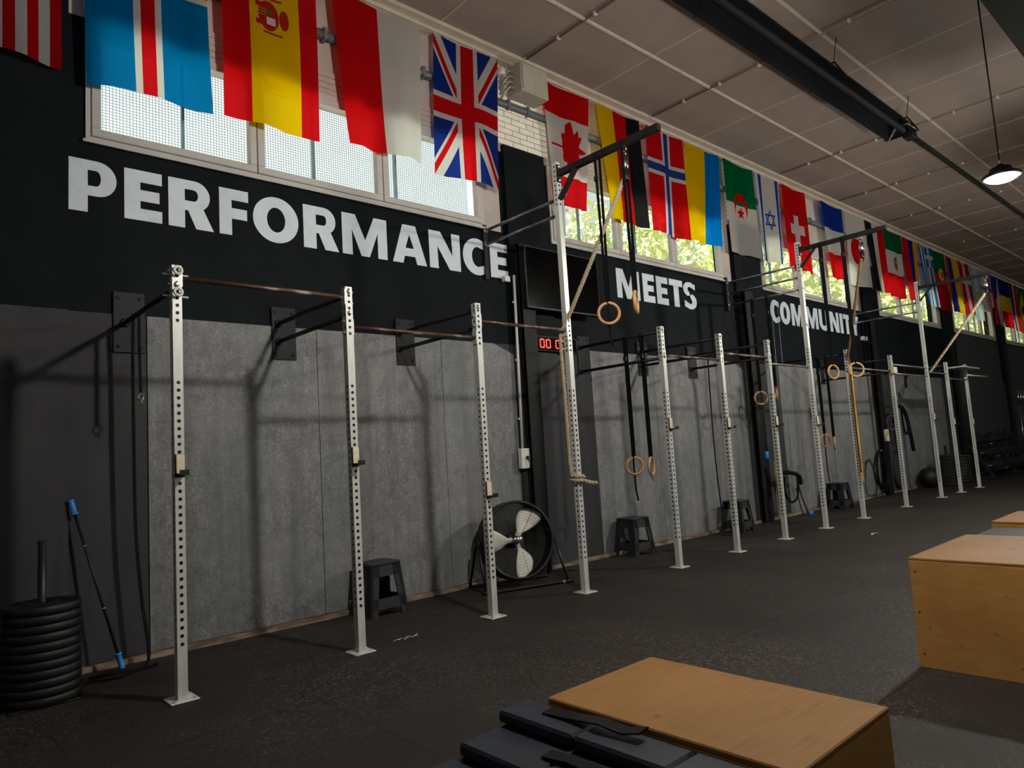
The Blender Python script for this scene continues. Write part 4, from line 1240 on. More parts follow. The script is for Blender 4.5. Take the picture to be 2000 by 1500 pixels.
# ------------------------------------------------------------------ fan
def fan():
    t = thing('drum_fan', 'large black floor fan with three off-white blades between two uprights', 'fan', (0, 0, 0))
    R = 0.415; zc = 0.475
    tilt = math.radians(7)
    A = Vector((1, 0, 0)); B = Vector((0, math.sin(tilt), math.cos(tilt))); N = Vector((0, -math.cos(tilt), math.sin(tilt)))
    c = Vector((0, 0, zc)); ax = (A, B, N)
    MB().lathe([(R - 0.006, -0.09), (R, -0.095), (R, 0.085), (R - 0.008, 0.095), (R - 0.03, 0.096), (R - 0.03, 0.09), (R - 0.012, 0.08), (R - 0.012, -0.085), (R - 0.006, -0.09)], c, 48, ax, cap=False).build('drum', MT['black_plastic'], t)
    def grille(name, d, nr=12, wr=0.0008):
        g = MB()
        for k in range(1, nr + 1):
            r = 0.05 + (R - 0.055) * k / nr
            n = 40
            g.tube([c + N * d + A * (r * math.cos(2 * PI * i / n)) + B * (r * math.sin(2 * PI * i / n)) for i in range(n)], wr, 4, closed=True)
        for k in range(8):
            a = 2 * PI * k / 8 + 0.2
            e = A * math.cos(a) + B * math.sin(a)
            g.tube([c + N * d + e * 0.05, c + N * d + e * (R - 0.01)], 0.0018, 4)
        g.build(name, MT['black_steel'], t)
    grille('front_grille', 0.09); grille('rear_grille', -0.085, 34, 0.0038)
    MB().lathe([(0.0, -0.06), (0.085, -0.06), (0.085, -0.19), (0.06, -0.21), (0.0, -0.21)], c, 18, ax, cap=False).build('motor', MT['black_plastic'], t)
    MB().lathe([(0.0, 0.105), (0.034, 0.104), (0.037, 0.098), (0.037, 0.088), (0.0, 0.088)], c, 18, ax, cap=False).build('badge', MT['chrome'], t)
    MB().lathe([(0.0, 0.03), (0.045, 0.03), (0.045, -0.03), (0.0, -0.03)], c, 16, ax, cap=False).build('hub', MT['chrome'], t)
    prof = [(0.04, 0.028, 0.028), (0.10, 0.030, 0.030), (0.14, 0.062, 0.055), (0.19, 0.096, 0.082), (0.25, 0.130, 0.098), (0.31, 0.152, 0.096), (0.355, 0.158, 0.076), (0.378, 0.150, 0.04), (0.386, 0.135, -0.01)]
    for a0 in (56, 181, 290):
        a0 = math.radians(a0)
        e = A * math.cos(a0) + B * math.sin(a0); s = -A * math.sin(a0) + B * math.cos(a0)
        vs = []; fs = []
        K = 7
        for (r, wl, wr) in prof:
            for k in range(K):
                q = k / (K - 1)
                off = -wl + (wl + wr) * q
                rr = r - 0.10 * max(0.0, off / 0.1) ** 2 * max(0, (r - 0.2)) * 2.2
                hgt = 0.045 * (0.5 - q) * min(1, r / 0.14) + 0.012 * math.sin(PI * q)
                vs.append(c + e * rr + s * off + N * hgt)
        n0 = len(vs)
        vs += [p - N * 0.003 for p in vs]
        for i in range(len(prof) - 1):
            for k in range(K - 1):
                a = i * K + k
                fs.append((a, a + 1, a + K + 1, a + K)); fs.append((n0 + a, n0 + a + K, n0 + a + K + 1, n0 + a + 1))
        for i in range(len(prof) - 1):
            for k in (0, K - 1):
                a = i * K + k; fs.append((a, a + K, n0 + a + K, n0 + a))
        for k in range(K - 1):
            a = (len(prof) - 1) * K + k; fs.append((a, a + 1, n0 + a + 1, n0 + a)); fs.append((k, k + 1, n0 + k + 1, n0 + k))
        MB().add(vs, fs, True).build('blade', MT['blade'], t)
    # stand: floor hoop with two triangular arms
    hw = 0.47
    MB().tube(rope_pts([(-hw, -0.24, 0.02), (-hw + 0.02, -0.26, 0.02), (hw - 0.02, -0.26, 0.02), (hw, -0.24, 0.02)], 4), 0.015, 8).tube([(-hw, 0.20, 0.02), (hw, 0.20, 0.02)], 0.015, 8).build('floor_tube', MT['black_steel'], t)
    for sx in (-1, 1):
        MB().tube([(sx * hw, -0.25, 0.02), (sx * (hw - 0.02), -0.03, zc - 0.02), (sx * (hw - 0.02), 0.03, zc - 0.02), (sx * hw, 0.21, 0.02)], 0.014, 8).build('side_arm', MT['black_steel'], t)
        MB().lathe([(0.04, 0), (0.04, 0.03), (0.02, 0.036)], (sx * 0.42, 0, zc), 10, ((0, 1, 0), (0, 0, 1), (sx, 0, 0))).build('pivot_knob', MT['black_plastic'], t)
        MB().lathe([(0.018, 0), (0.018, 0.03)], (sx * (hw - 0.06), -0.26, 0.005), 8).build('foot', MT['bolt'], t)
    return t
fn = fan()
fn.location = (5.10, 5.70, 0); fn.rotation_euler = (0, 0, -0.30)

# ------------------------------------------------------------------ stools
def stool():
    t = thing('step_stool', '', 'stool', (0, 0, 0), 'plastic stools along the wall')
    H = 0.475
    tw, td = 0.155, 0.135     # half size at the top
    bw, bd = 0.205, 0.182     # half size on the floor
    MB().bbox(-tw - 0.012, tw + 0.012, -td - 0.012, td + 0.012, H - 0.028, H, 0.012).build('seat', MT['stool'], t)
    def cor(z, sx, sy):
        k = 1 - z / H
        return Vector((sx * (tw + (bw - tw) * k), sy * (td + (bd - td) * k), z))
    for sx in (-1, 1):
        for sy in (-1, 1):
            m = MB()
            lw = 0.092
            for dirx in (1, 0):
                vs = []
                for z in (0.0, H - 0.026):
                    c = cor(z, sx, sy)
                    wdt = lw if z > 0 else lw * 0.80
                    d = Vector((-sx, 0, 0)) if dirx else Vector((0, -sy, 0))
                    nin = Vector((0, -sy, 0)) if dirx else Vector((-sx, 0, 0))
                    vs += [c, c + d * wdt, c + d * wdt + nin * 0.012, c + nin * 0.012]
                m.add(vs, [(0, 1, 2, 3), (4, 7, 6, 5), (0, 4, 5, 1), (1, 5, 6, 2), (2, 6, 7, 3), (3, 7, 4, 0)])
            # two moulded ribs by the corner
            for off in (0.012, 0.026):
                c0, c1 = cor(0.0, sx, sy), cor(H - 0.03, sx, sy)
                m.bar(c0 + Vector((-sx * off, sy * 0.002, 0)), c1 + Vector((-sx * off, sy * 0.002, 0)), 0.005, 0.005, (0, 1, 0))
                m.bar(c0 + Vector((sx * 0.002, -sy * off, 0)), c1 + Vector((sx * 0.002, -sy * off, 0)), 0.005, 0.005, (1, 0, 0))
            m.build('leg', MT['stool'], t)
    def rail(name, za, zb, side, arch=0.0):
        m = MB()
        ax, sg = side
        vs = []
        for z in (za, zb):
            for s in (-1, 1):
                c = cor(z, s, sg) if ax == 'x' else cor(z, sg, s)
                vs.append(c)
        inn = Vector((0, -sg * 0.012, 0)) if ax == 'x' else Vector((-sg * 0.012, 0, 0))
        vs += [p + inn for p in vs]
        m.add(vs, [(0, 1, 3, 2), (4, 6, 7, 5), (0, 4, 5, 1), (2, 3, 7, 6), (0, 2, 6, 4), (1, 5, 7, 3)])
        m.build(name, MT['stool'], t)
    for side in (('x', -1), ('x', 1), ('y', -1), ('y', 1)):
        rail('apron', H - 0.125, H - 0.026, side)
        rail('stretcher', 0.065, 0.160, side)
    return t
ST = stool()
for i, (x, y, rz, lab) in enumerate(((3.50, 5.87, 0.03, 'black plastic stool against the first bay of grey boards'), (7.35, 5.90, -0.06, 'black plastic stool by the second bay, past the fan'),
                                      (9.82, 5.85, 0.04, 'black plastic stool at the end of the second bay'), (13.42, 5.84, -0.03, 'black plastic stool behind the upright with yellow bands'))):
    if i == 0:
        ST.location = (x, y, 0); ST.rotation_euler = (0, 0, rz); ST['label'] = lab
    else:
        dup(ST, (x, y, 0), rz, lab)

# ------------------------------------------------------------------ plate stacks
PLATE = MB().lathe([(0.026, 0), (0.10, 0.0), (0.115, 0.012), (0.195, 0.012), (0.212, 0.0), (0.222, 0.006), (0.222, 0.048), (0.212, 0.054), (0.195, 0.042), (0.115, 0.042), (0.10, 0.054), (0.026, 0.054), (0.026, 0)], (0, 0, 0), 40, cap=False).mesh('bumper_plate', MT['bumper'])
def ordinal(k): return ORD[k]
ORD = ('first', 'second', 'third', 'fourth', 'fifth', 'sixth', 'seventh', 'eighth', 'ninth', 'tenth', 'eleventh', 'twelfth', 'thirteenth', 'fourteenth', 'fifteenth', 'sixteenth', 'seventeenth', 'eighteenth', 'nineteenth', 'twentieth', 'twenty-first', 'twenty-second')
def plate_stack(x, y, n, where, ztop, hstack):
    s = thing('plate_stand', 'black upright peg through the bumper plates %s' % where, 'plate stand', (x, y, 0))
    MB().bbox(x - 0.20, x + 0.20, y - 0.20, y + 0.20, 0, 0.012, 0.004).build('foot_plate', MT['black_steel'], s)
    MB().tube([(x, y, 0.012), (x, y, ztop)], 0.0245, 14).build('peg', MT['black_steel'], s)
    for k in range(n):
        o = link('bumper_plate', PLATE, None, (x + random.uniform(-.004, .004), y + random.uniform(-.004, .004), 0.012 + k * hstack))
        o.rotation_euler = (0, 0, random.uniform(0, 6))
        tag(o, 'black bumper plate, %s from top, %s' % (ordinal(n - 1 - k), where), 'weight plate', 'bumper plates %s' % where)
plate_stack(0.82, 5.60, 11, 'in the pile beside the blue ended bar', 1.02, 0.0555)
plate_stack(19.0, 5.62, 13, 'in the far pile by the ball', 0.95, 0.0555)
plate_stack(20.1, 5.62, 12, 'in the far pile nearer the dumbbell rack', 0.9, 0.0555)

# ------------------------------------------------------------------ bar with blue ends, floor straps, hanging straps
t = thing('exercise_bar', 'thin black bar with bright blue ends leaning on the dark wall', 'exercise bar', (1.34, 5.88, 0))
a, b = Vector((1.345, 5.84, 0.03)), Vector((1.06, 6.055, 1.26))
dd = (b - a).normalized()
MB().tube([a + dd * 0.09, b - dd * 0.09], 0.011, 8).build('shaft', MT['black_steel'], t)
for p, q in ((a, a + dd * 0.115), (b, b - dd * 0.115)):
    MB().tube([p, p + (q - p) * 0.08, p + (q - p) * 0.12, q - (q - p) * 0.14, q - (q - p) * 0.1, q], [0.021, 0.021, 0.019, 0.019, 0.026, 0.026], 12).build('end_grip', MT['blue_grip'], t)
for q in (0.35, 0.72):
    MB().tube([a + dd * (1.28 * q), a + dd * (1.28 * q + 0.01)], 0.013, 8).build('collar', MT['bolt'], t)
t = MB().tube(rope_pts([(1.02, 5.66, 0.012), (1.10, 5.75, 0.012), (1.28, 5.70, 0.012), (1.40, 5.78, 0.014), (1.30, 5.85, 0.014), (1.14, 5.83, 0.014), (1.22, 5.76, 0.030), (1.36, 5.74, 0.03), (1.48, 5.80, 0.014), (1.58, 5.83, 0.012)], 8), 0.011, 6).build('floor_cable', MT['webbing'])
tag(t, 'black cable lying in loops on the floor beside the plate pile', 'cable')
t = thing('hanging_strap', 'long black strap hanging from the first wall strut to the floor', 'strap', (1.44, 5.85, 2.6))
MB().ribbon(rope_pts([(1.44, 5.86, 2.615), (1.44, 5.885, 2.3), (1.445, 5.89, 1.6), (1.455, 5.90, 1.0), (1.49, 5.90, 0.5), (1.53, 5.88, 0.12), (1.50, 5.84, 0.02), (1.42, 5.80, 0.02)], 6), 0.032, 0.004, (0.8, 0.6, 0)).build('webbing', MT['webbing'], t)
MB().torus((1.44, 5.87, 2.62), 0.028, 0.005, (0, 1, 0), (0, 0, 1), 14, 6).build('loop', MT['webbing'], t)
t = thing('hanging_strap', 'short black strap with a steel hook hanging from the first strut', 'strap', (1.44, 5.66, 2.6))
MB().ribbon([(1.44, 5.70, 2.60), (1.44, 5.695, 2.3), (1.445, 5.69, 2.02)], 0.028, 0.004, (0.8, 0.6, 0)).build('webbing', MT['webbing'], t)
MB().torus((1.445, 5.69, 1.985), 0.026, 0.006, (0.8, 0.6, 0), (0, 0, 1), 14, 6).tube([(1.445, 5.69, 1.96), (1.455, 5.69, 1.93)], 0.007, 6).build('hook', MT['chrome'], t)

# ------------------------------------------------------------------ jump boxes
def ply_box(label, x0, x1, y0, y1, h):
    t = thing('jump_box', label, 'plyo box', (x0, y0, 0), 'plywood jump boxes')
    k = 0.018
    MB().bbox(x0, x1, y0, y1, h - k, h, 0.004).build('top_panel', MT['ply_top_dimmed'], t)
    MB().bbox(x0, x0 + k, y0, y1, 0.0, h - k, 0.002).build('side_panel', MT['ply_side'], t)
    MB().bbox(x1 - k, x1, y0, y1, 0.0, h - k, 0.002).build('side_panel', MT['ply_side'], t)
    MB().bbox(x0 + k, x1 - k, y0, y0 + k, 0.0, h - k, 0.002).build('end_panel', MT['ply_side'], t)
    MB().bbox(x0 + k, x1 - k, y1 - k, y1, 0.0, h - k, 0.002).build('end_panel', MT['ply_side'], t)
    for z in (0.08, h * 0.5, h - 0.08):
        for yy in (y0 + 0.03, y1 - 0.03):
            sideways_bolt_small(t, x0, yy, z)
    return t
SCREW = MB().lathe([(0.005, 0), (0.005, 0.0015)], (0, 0, 0), 8).mesh('screw', MT['black_steel'])
def sideways_bolt_small(t, x, y, z):
    o = link('screw', SCREW, t, Vector((x, y, z)) - ORG[t.name]); o.rotation_euler = (0, -PI / 2, 0)
ply_box('plywood jump box in front, its pale top nearest the camera', 1.572, 2.105, 0.84, 1.655, 0.635)
ply_box('tall plywood jump box cut by the picture edge, its brown side facing', 4.60, 5.72, 0.83, 1.63, 0.635)
ply_box('plywood jump box farther back behind the grey mats', 6.78, 7.62, 0.95, 1.74, 0.605)

# ------------------------------------------------------------------ vinyl mats
def vinyl_mat(label, x0, x1, y0, y1, z0, z1, group, strapped=False, step=0.30):
    t = thing('folding_mat', label, 'gym mat', (x0, y0, z0), group)
    n = max(1, round((y1 - y0) / step)); L = (y1 - y0) / n
    for k in range(n):
        MB().bbox(x0, x1, y0 + k * L + 0.002, y0 + (k + 1) * L - 0.002, z0, z1, min(0.008, (z1 - z0) * 0.25)).build('panel', MT['vinyl'], t)
    return t
gm = 'vinyl mats stacked beside the front box'
mx = [(0.55, 1.565, 0.45, 1.72)] * 7
hts = 0.07
for k in range(7):
    o = 0.012 * ((k * 7) % 3)
    vinyl_mat('navy black vinyl mat, %s from the floor in the pile by the front box' % ordinal(k), 0.62 + o, 1.56 - 0.004 * k, 0.45 + o, 1.71 + o * 0.5, k * hts, (k + 1) * hts - 0.002, gm)
vinyl_mat('navy black vinyl mat shifted left, third from the top of the pile', 0.98, 1.562, 0.45, 1.725, 0.49, 0.540, gm)
mA = vinyl_mat('navy black vinyl mat second from the top, its thick edge showing', 1.262, 1.564, 0.47, 1.715, 0.542, 0.580, gm)
mB = vinyl_mat('navy black vinyl mat on top, touching the front box', 1.432, 1.566, 0.48, 1.735, 0.582, 0.618, gm)
MB().ribbon([(1.515, 1.60, 0.622), (1.52, 1.50, 0.628), (1.515, 1.38, 0.642), (1.52, 1.30, 0.634), (1.53, 1.245, 0.645)], 0.042, 0.005, (1, 0, 0.12)).build('strap', MT['webbing'], mB)
MB().ribbon([(1.36, 1.45, 0.586), (1.365, 1.36, 0.594), (1.37, 1.27, 0.586), (1.375, 1.18, 0.60)], 0.040, 0.005, (1, 0, 0.1)).build('strap', MT['webbing'], mA)
gm2 = 'grey mats between the two farther boxes'
for k in range(8):
    vinyl_mat('dark mat between the farther boxes, %s from the floor' % ordinal(k), 6.12 + 0.01 * (k % 3), 6.74, 0.9, 1.70 + 0.015 * (k % 2), k * 0.071, k * 0.071 + 0.069, gm2, step=0.8)

# ------------------------------------------------------------------ gas heater under the ceiling
t = thing('tube_heater', 'long black gas tube heater hanging under the ceiling', 'heater', (8.0, 3.4, 5.9))
yc = 3.42; zt = 5.99
prof = [(-0.225, -0.20), (-0.11, -0.02), (0.11, -0.02), (0.225, -0.20)]
x0, x1 = 1.0, 11.4
n = 4
cut = [x0, 3.6, 6.2, 8.8, x1]
for k in range(4):
    a, b = cut[k] + 0.004, cut[k + 1] - 0.004
    m = MB(); vs = []
    for (xx) in (a, b):
        vs += [(xx, yc + p[0], zt + p[1]) for p in prof] + [(xx, yc + p[0] * 0.985, zt + p[1] - 0.006) for p in prof]
    fs = []
    for i in range(3):
        fs.append((i, i + 1, 8 + i + 1, 8 + i)); fs.append((4 + i, 8 + 4 + i, 8 + 4 + i + 1, 4 + i + 1))
    fs += [(0, 8, 12, 4), (3, 7, 15, 11)]
    for e in (0, 8):
        for i in range(3): fs.append((e + i, e + 4 + i, e + 5 + i, e + 1 + i))
    m.add(vs, fs).build('reflector', MT['heater_in'], t)
MB().tube([(x0, yc - 0.02, 5.87), (11.55, yc - 0.02, 5.87)], 0.05, 12).build('burner_tube', MT['heater'], t)
MB().tube([(11.55, yc - 0.02, 5.87), (30.0, yc - 0.02, 5.87)], 0.035, 10).build('gas_pipe', MT['beam'], t)
for x in (3.6, 6.2, 8.8, 11.3):
    MB().tube([(x, yc - 0.235, 5.77), (x, yc - 0.11, 6.02), (x, yc + 0.11, 6.02), (x, yc + 0.235, 5.77)], 0.012, 6).build('hanger_bracket', MT['heater'], t)
    for s in (-0.1, 0.1):
        MB().tube([(x, yc + s, 6.02), (x, yc + s * 1.6, ZC - 0.005)], 0.005, 6).build('hanger_chain', MT['heater'], t)
MB().prism([(-0.2, -0.19), (0.2, -0.19), (0.06, -0.03), (-0.06, -0.03)], (11.41, yc, zt), (0, 1, 0), (0, 0, 1), (0.012, 0, 0)).build('end_plate', MT['heater'], t)
MB().bbox(11.50, 11.72, yc - 0.09, yc + 0.05, 5.80, 5.94, 0.01).build('burner_box', MT['heater'], t)

# ------------------------------------------------------------------ pendant lamps
def lamp(x, label, LAMP_Y=LAMP_Y):
    t = thing('pendant_lamp', label, 'lamp', (x, LAMP_Y, LAMP_Z), 'round pendant lamps over the gym floor')
    c = (x, LAMP_Y, LAMP_Z)
    MB().lathe([(0.165, 0.0), (0.18, 0.004), (0.185, 0.03), (0.15, 0.05), (0.12, 0.055), (0.10, 0.11), (0.045, 0.12), (0.03, 0.15), (0.0, 0.155)], c, 28).build('housing', MT['black_steel'], t)
    MB().lathe([(0.0, -0.050), (0.06, -0.046), (0.11, -0.034), (0.145, -0.016), (0.16, 0.0)], c, 28, cap=False).build('lens', MT['lens'], t)
    MB().torus((x, LAMP_Y, LAMP_Z + 0.175), 0.022, 0.005, (1, 0, 0), (0, 0, 1), 12, 6).build('hook', MT['bolt'], t)
    MB().tube([(x - 0.012, LAMP_Y, LAMP_Z + 0.19), (x - 0.012, LAMP_Y, ZC)], 0.0045, 6).build('chain', MT['black_steel'], t)
    MB().tube([(x, LAMP_Y, LAMP_Z + 0.15)] + [(x + 0.02 + 0.006 * (i % 2), LAMP_Y, LAMP_Z + 0.25 + i * 0.25) for i in range(9)], 0.004, 6).build('cord', MT['black_plastic'], t)
    ld = bpy.data.lights.new('lamp_light', 'POINT'); ld.shadow_soft_size = 0.10; ld.energy = LAMP_W; ld.color = (1.0, 0.955, 0.88)
    lo = bpy.data.objects.new('lamp_light', ld); COL.objects.link(lo); lo.parent = t; lo.location = (0, 0, -0.115)
for i, x in enumerate(LAMP_X):
    lamp(x, ('round lit pendant lamp hanging above the first rig', 'round lit pendant lamp hanging at the upper picture edge', 'third pendant lamp along the hall')[i])


# ------------------------------------------------------------------ far corner: dumbbell rack, bars, ball, cables
t = thing('dumbbell_rack', 'black three-tier rack full of dumbbells in the far corner', 'dumbbell rack', (21.3, 5.3, 0))
RX0, RX1 = 21.3, 25.6
for x in (RX0, (RX0 + RX1) / 2, RX1 - 0.06):
    m = MB(); m.bar((x + 0.03, 5.80, 0.0), (x + 0.03, 5.80, 1.0), 0.06, 0.06, (0, 1, 0)); m.bar((x + 0.03, 5.25, 0.03), (x + 0.03, 5.83, 0.03), 0.06, 0.06); m.bar((x + 0.03, 5.27, 0.06), (x + 0.03, 5.79, 0.95), 0.05, 0.05, (0, 1, 0))
    m.build('frame', MT['black_steel'], t)
tiers = ((0.22, 5.36), (0.55, 5.50), (0.88, 5.64))
for z, y in tiers:
    MB().box(RX0, RX1, y - 0.10, y - 0.07, z - 0.03, z).box(RX0, RX1, y + 0.07, y + 0.10, z - 0.01, z + 0.02).build('shelf_rail', MT['black_steel'], t)
    MB().box(RX0 + 1.1, RX0 + 1.35, y - 0.104, y - 0.10, z - 0.028, z - 0.002).build('weight_sign', MT['tape'], t)
def dumbbell(s):
    d = thing('dumbbell', '', 'dumbbell', (0, 0, 0), 'dumbbells on the far rack')
    MB().tube([(0, -0.07, 0), (0, 0.07, 0)], 0.016, 8).build('handle', MT['bolt'], d)
    for sy in (-1, 1):
        MB().lathe([(0.035 * s, 0), (0.062 * s, 0.012), (0.062 * s, 0.07), (0.035 * s, 0.082)], (0, sy * 0.065, 0), 6, ((1, 0, 0), (0, 0, 1), (0, sy, 0)), smooth=False).build('head', MT['bumper'], d)
    return d
db = dumbbell(1.55)
first = True
for ti, (z, y) in enumerate(tiers[:2]):
    for k in range(19):
        x = RX0 + 0.2 + k * 0.215
        lab = 'black dumbbell, %s along the %s tier of the far rack' % (ordinal(k), ('lowest', 'middle')[ti])
        if first:
            db.location = (x, y, z + 0.098); db['label'] = lab; first = False
        else:
            dup(db, (x, y, z + 0.098), random.uniform(-0.1, 0.1), lab)
def kettlebell():
    d = thing('kettlebell', '', 'kettlebell', (0, 0, 0), 'kettlebells on the far rack')
    MB().lathe([(0.0, 0.0), (0.055, 0.0), (0.085, 0.03), (0.098, 0.085), (0.085, 0.14), (0.05, 0.172), (0.0, 0.18)], (0, 0, 0), 16, cap=False).build('body', MT['bumper'], d)
    MB().tube(rope_pts([(-0.05, 0, 0.15), (-0.065, 0, 0.22), (-0.035, 0, 0.265), (0.035, 0, 0.265), (0.065, 0, 0.22), (0.05, 0, 0.15)], 3), 0.016, 8).build('handle', MT['black_steel'], d)
    return d
kb = kettlebell()
z, y = tiers[2]
for k in range(17):
    x = RX0 + 0.2 + k * 0.24
    lab = 'black kettlebell, %s along the top tier of the far rack' % ordinal(k)
    if k == 0:
        kb.location = (x, y, z + 0.02); kb['label'] = lab
    else:
        dup(kb, (x, y, z + 0.02), random.uniform(-0.6, 0.6), lab, random.choice((0.85, 1.0, 1.1)))

t = thing('bar_holder', 'black floor stand holding upright barbells beside the dumbbell rack', 'barbell stand', (26.2, 5.5, 0))
MB().bbox(25.7, 26.9, 5.33, 5.67, 0, 0.30, 0.01).build('block', MT['black_steel'], t)
for i, x in enumerate((25.85, 26.15, 26.45, 26.75)):
    b = thing('barbell', 'steel barbell standing on end in the stand, %s from the uprights' % ordinal(i), 'barbell', (x, 5.5, 0.3), 'barbells standing on end')
    MB().tube([(x, 5.5, 0.25), (x, 5.5, 1.95)], 0.014, 8).build('shaft', MT['chrome'], b)
    MB().tube([(x, 5.5, 1.95), (x, 5.5, 2.36)], 0.025, 10).build('sleeve', MT['chrome'], b)

o = MB().lathe([(0.0, 0.0)] + [(0.235 * math.sin(PI * k / 14), 0.235 - 0.235 * math.cos(PI * k / 14)) for k in range(1, 14)] + [(0.0, 0.47)], (18.30, 5.82, 0.0), 22, cap=False).torus((18.30, 5.82, 0.235), 0.235, 0.004, (1, 0, 0), (0, 0.8, 0.6), 30, 6)
t = thing('slam_ball', 'dark ball resting against the far wall before the plate piles', 'exercise ball', (18.30, 5.82, 0))
o.build('ball', MT['bumper'], t)
MB().lathe([(0.02, 0), (0.02, 0.006)], (18.15, 5.66, 0.30), 8, ((1, 0, 0), (0, 0, 1), (-0.7, -0.7, 0))).build('valve', MT['bolt'], t)

# cables looped on the third black column
def loops(name, label, cat, x, y, ztop, ln, wd, n, mt, r=0.010, hookz=None):
    t = thing(name, label, cat, (x, y, ztop))
    rnd = random.Random(int(x * 100))
    m = MB()
    for k in range(n):
        w = wd * (0.55 + 0.45 * rnd.random()); l = ln * (0.75 + 0.25 * rnd.random()); ox = rnd.uniform(-0.03, 0.03); oy = rnd.uniform(-0.03, 0.0)
        pts = []
        for i in range(20):
            a = 2 * PI * i / 20
            zz = ztop - l / 2 + l / 2 * math.cos(a)
            ww = w * abs(math.sin(a)) ** 0.8 * (0.6 + 0.4 * (1 - math.cos(a)) / 2)
            pts.append((x + ox + math.copysign(ww, math.sin(a)), y + oy + 0.012 * math.sin(2 * a + k), zz))
        m.tube(pts, r, 6, closed=True)
    m.build('loops', mt, t)
    MB().tube([(x, y + 0.05, ztop - 0.015), (x, y - 0.05, ztop - 0.015), (x, y - 0.055, ztop + 0.03)], 0.008, 6).build('hook', MT['bolt'], t)
    return t
loops('cable_loops', 'bundle of black cables hung in long loops at the third column', 'cable', 15.62, 5.86, 0.98, 0.92, 0.42, 6, MT['webbing'], 0.017)
loops('cable_loops', 'second bundle of black cable loops hanging behind the first at the third column', 'cable', 16.38, 5.80, 0.95, 0.88, 0.34, 4, MT['black_plastic'], 0.015)
# harness with blue lines, hung by the second column
t = thing('training_harness', 'black padded harness hanging on thin pale blue lines by the second column', 'harness', (11.7, 5.9, 0.6))
for x in (11.5, 11.75):
    MB().tube([(10.98 + (x - 11.5) * 0.8, 5.55, 3.64), (x, 5.86, 0.86)], 0.004, 6).build('blue_line', MT['bluebar'], t)
MB().tube(rope_pts([(11.18, 5.88, 0.45), (11.2, 5.88, 0.66), (11.35, 5.86, 0.78), (11.75, 5.85, 0.76), (12.0, 5.87, 0.68), (12.05, 5.88, 0.55)], 6), [0.035] * 31, 8).build('belt', MT['webbing'], t)
MB().tube(rope_pts([(11.45, 5.86, 0.72), (11.42, 5.86, 0.45), (11.6, 5.86, 0.28), (11.85, 5.86, 0.36), (11.9, 5.86, 0.70)], 6), 0.018, 8).build('leg_loop', MT['webbing'], t)
MB().ribbon([(11.85, 5.85, 0.66), (11.95, 5.84, 0.35), (12.1, 5.82, 0.03)], 0.04, 0.005, (1, 0, 0)).ribbon([(11.8, 5.85, 0.5), (11.85, 5.84, 0.25), (11.95, 5.84, 0.0)], 0.03, 0.005, (1, 0, 0)).build('strap', MT['webbing'], t)
MB().lathe([(0.03, 0), (0.045, 0.02), (0.045, 0.06), (0.02, 0.08)], (12.14, 5.80, 0.0), 10).build('blue_buckle', MT['blue_grip'], t)
MB().torus((11.6, 5.85, 0.85), 0.03, 0.007, (1, 0, 0), (0, 0, 1), 14, 6).build('steel_ring', MT['chrome'], t)
t = thing('training_harness', 'black strap harness with a purple band hanging under the farthest rig', 'harness', (16.7, 5.75, 1.3))
for x in (16.55, 16.75):
    MB().tube([(16.97, 5.55, 2.68), (x, 5.74, 1.92)], 0.007, 6).build('hanging_line', MT['webbing'], t)
MB().tube(rope_pts([(16.35, 5.75, 1.55), (16.50, 5.74, 1.86), (16.80, 5.75, 1.90), (17.08, 5.76, 1.75), (17.20, 5.75, 1.35), (17.30, 5.75, 0.90)], 6), 0.042, 8).build('belt', MT['webbing'], t)
MB().tube(rope_pts([(16.80, 5.74, 1.86), (16.80, 5.72, 1.36), (17.0, 5.72, 1.34), (17.04, 5.74, 1.78)], 6), 0.022, 8).build('arm_loop', MT['webbing'], t)
MB().torus((16.17, 5.74, 1.55), 0.15, 0.016, (1, -0.3, 0), (0, 0, 1)).build('purple_band', MT['purple'], t)
MB().ribbon([(16.20, 5.74, 1.42), (16.30, 5.74, 0.85)], 0.05, 0.004, (1, 0, 0)).build('strap', MT['webbing'], t)
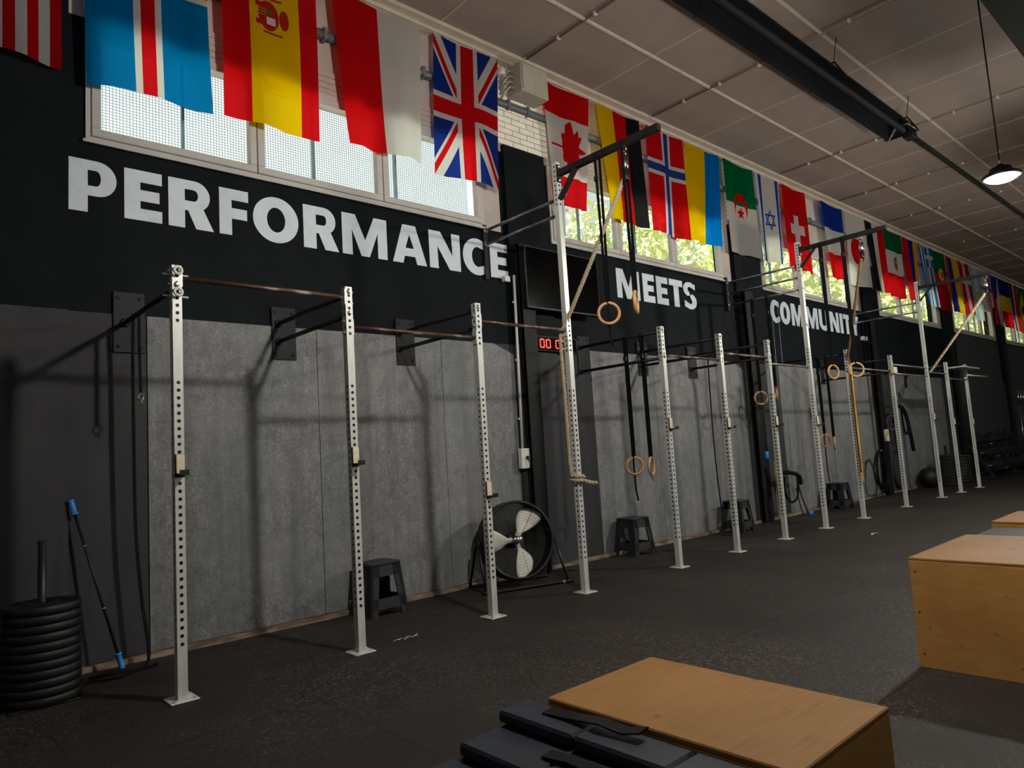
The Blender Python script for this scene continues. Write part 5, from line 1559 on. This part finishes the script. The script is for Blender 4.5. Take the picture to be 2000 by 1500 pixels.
t = thing('hand_grip', 'small bright blue grip hung at the second black column', 'grip', (10.95, 5.86, 1.1))
MB().lathe([(0.025, 0), (0.035, 0.015), (0.035, 0.11), (0.022, 0.125)], (10.93, 5.86, 1.05), 10).build('grip', MT['blue_grip'], t)
MB().tube([(10.93, 5.86, 1.17), (10.94, 5.88, 1.4), (11.0, 5.90, 1.42)], 0.004, 6).build('cord', MT['webbing'], t)
o = MB().ribbon(rope_pts([(11.14, 5.86, 1.0), (11.17, 5.87, 0.7), (11.12, 5.86, 0.4), (11.16, 5.87, 0.06)], 5), 0.07, 0.006, (1, 0.3, 0)).build('resistance_band', MT['rope_gold'])
tag(o, 'worn gold band hanging at the foot of the second black column', 'stretch band')
o = thing('hanging_strap', 'black strap hanging behind the second upright of the middle rig', 'strap', (8.1, 5.0, 2.5))
MB().ribbon(rope_pts([(8.03, 5.0, 2.50), (8.03, 5.02, 1.6), (8.04, 5.02, 0.9), (8.10, 5.02, 0.25)], 5), 0.028, 0.004, (1, 0, 0)).build('webbing', MT['webbing'], o)
MB().torus((8.03, 5.0, 2.52), 0.026, 0.005, (0, 1, 0), (0, 0, 1), 14, 6).build('loop', MT['webbing'], o)

# scraps on the floor
rnd = random.Random(3)
o = thing('tape_scrap', 'crumpled white tape scraps on the rubber floor by the second upright', 'tape scrap', (3.12, 4.87, 0))
for k in range(6):
    a = rnd.uniform(-0.6, 0.6); x = 3.02 + 0.04 * k; y = 4.87 + rnd.uniform(-0.03, 0.03)
    MB().ribbon([(x, y, 0.003), (x + 0.03 * math.cos(a), y + 0.03 * math.sin(a), 0.010), (x + 0.055 * math.cos(a), y + 0.055 * math.sin(a), 0.003)], 0.012, 0.001, (-math.sin(a), math.cos(a), 0)).build('strip', MT['tape'], o)
o = MB().ribbon([(10.05, 3.98, 0.003), (10.12, 4.0, 0.010), (10.24, 3.99, 0.003)], 0.03, 0.002, (0, 1, 0)).build('tape_scrap', MT['tape'])
tag(o, 'single white scrap lying on the floor in front of the middle rig', 'tape scrap')
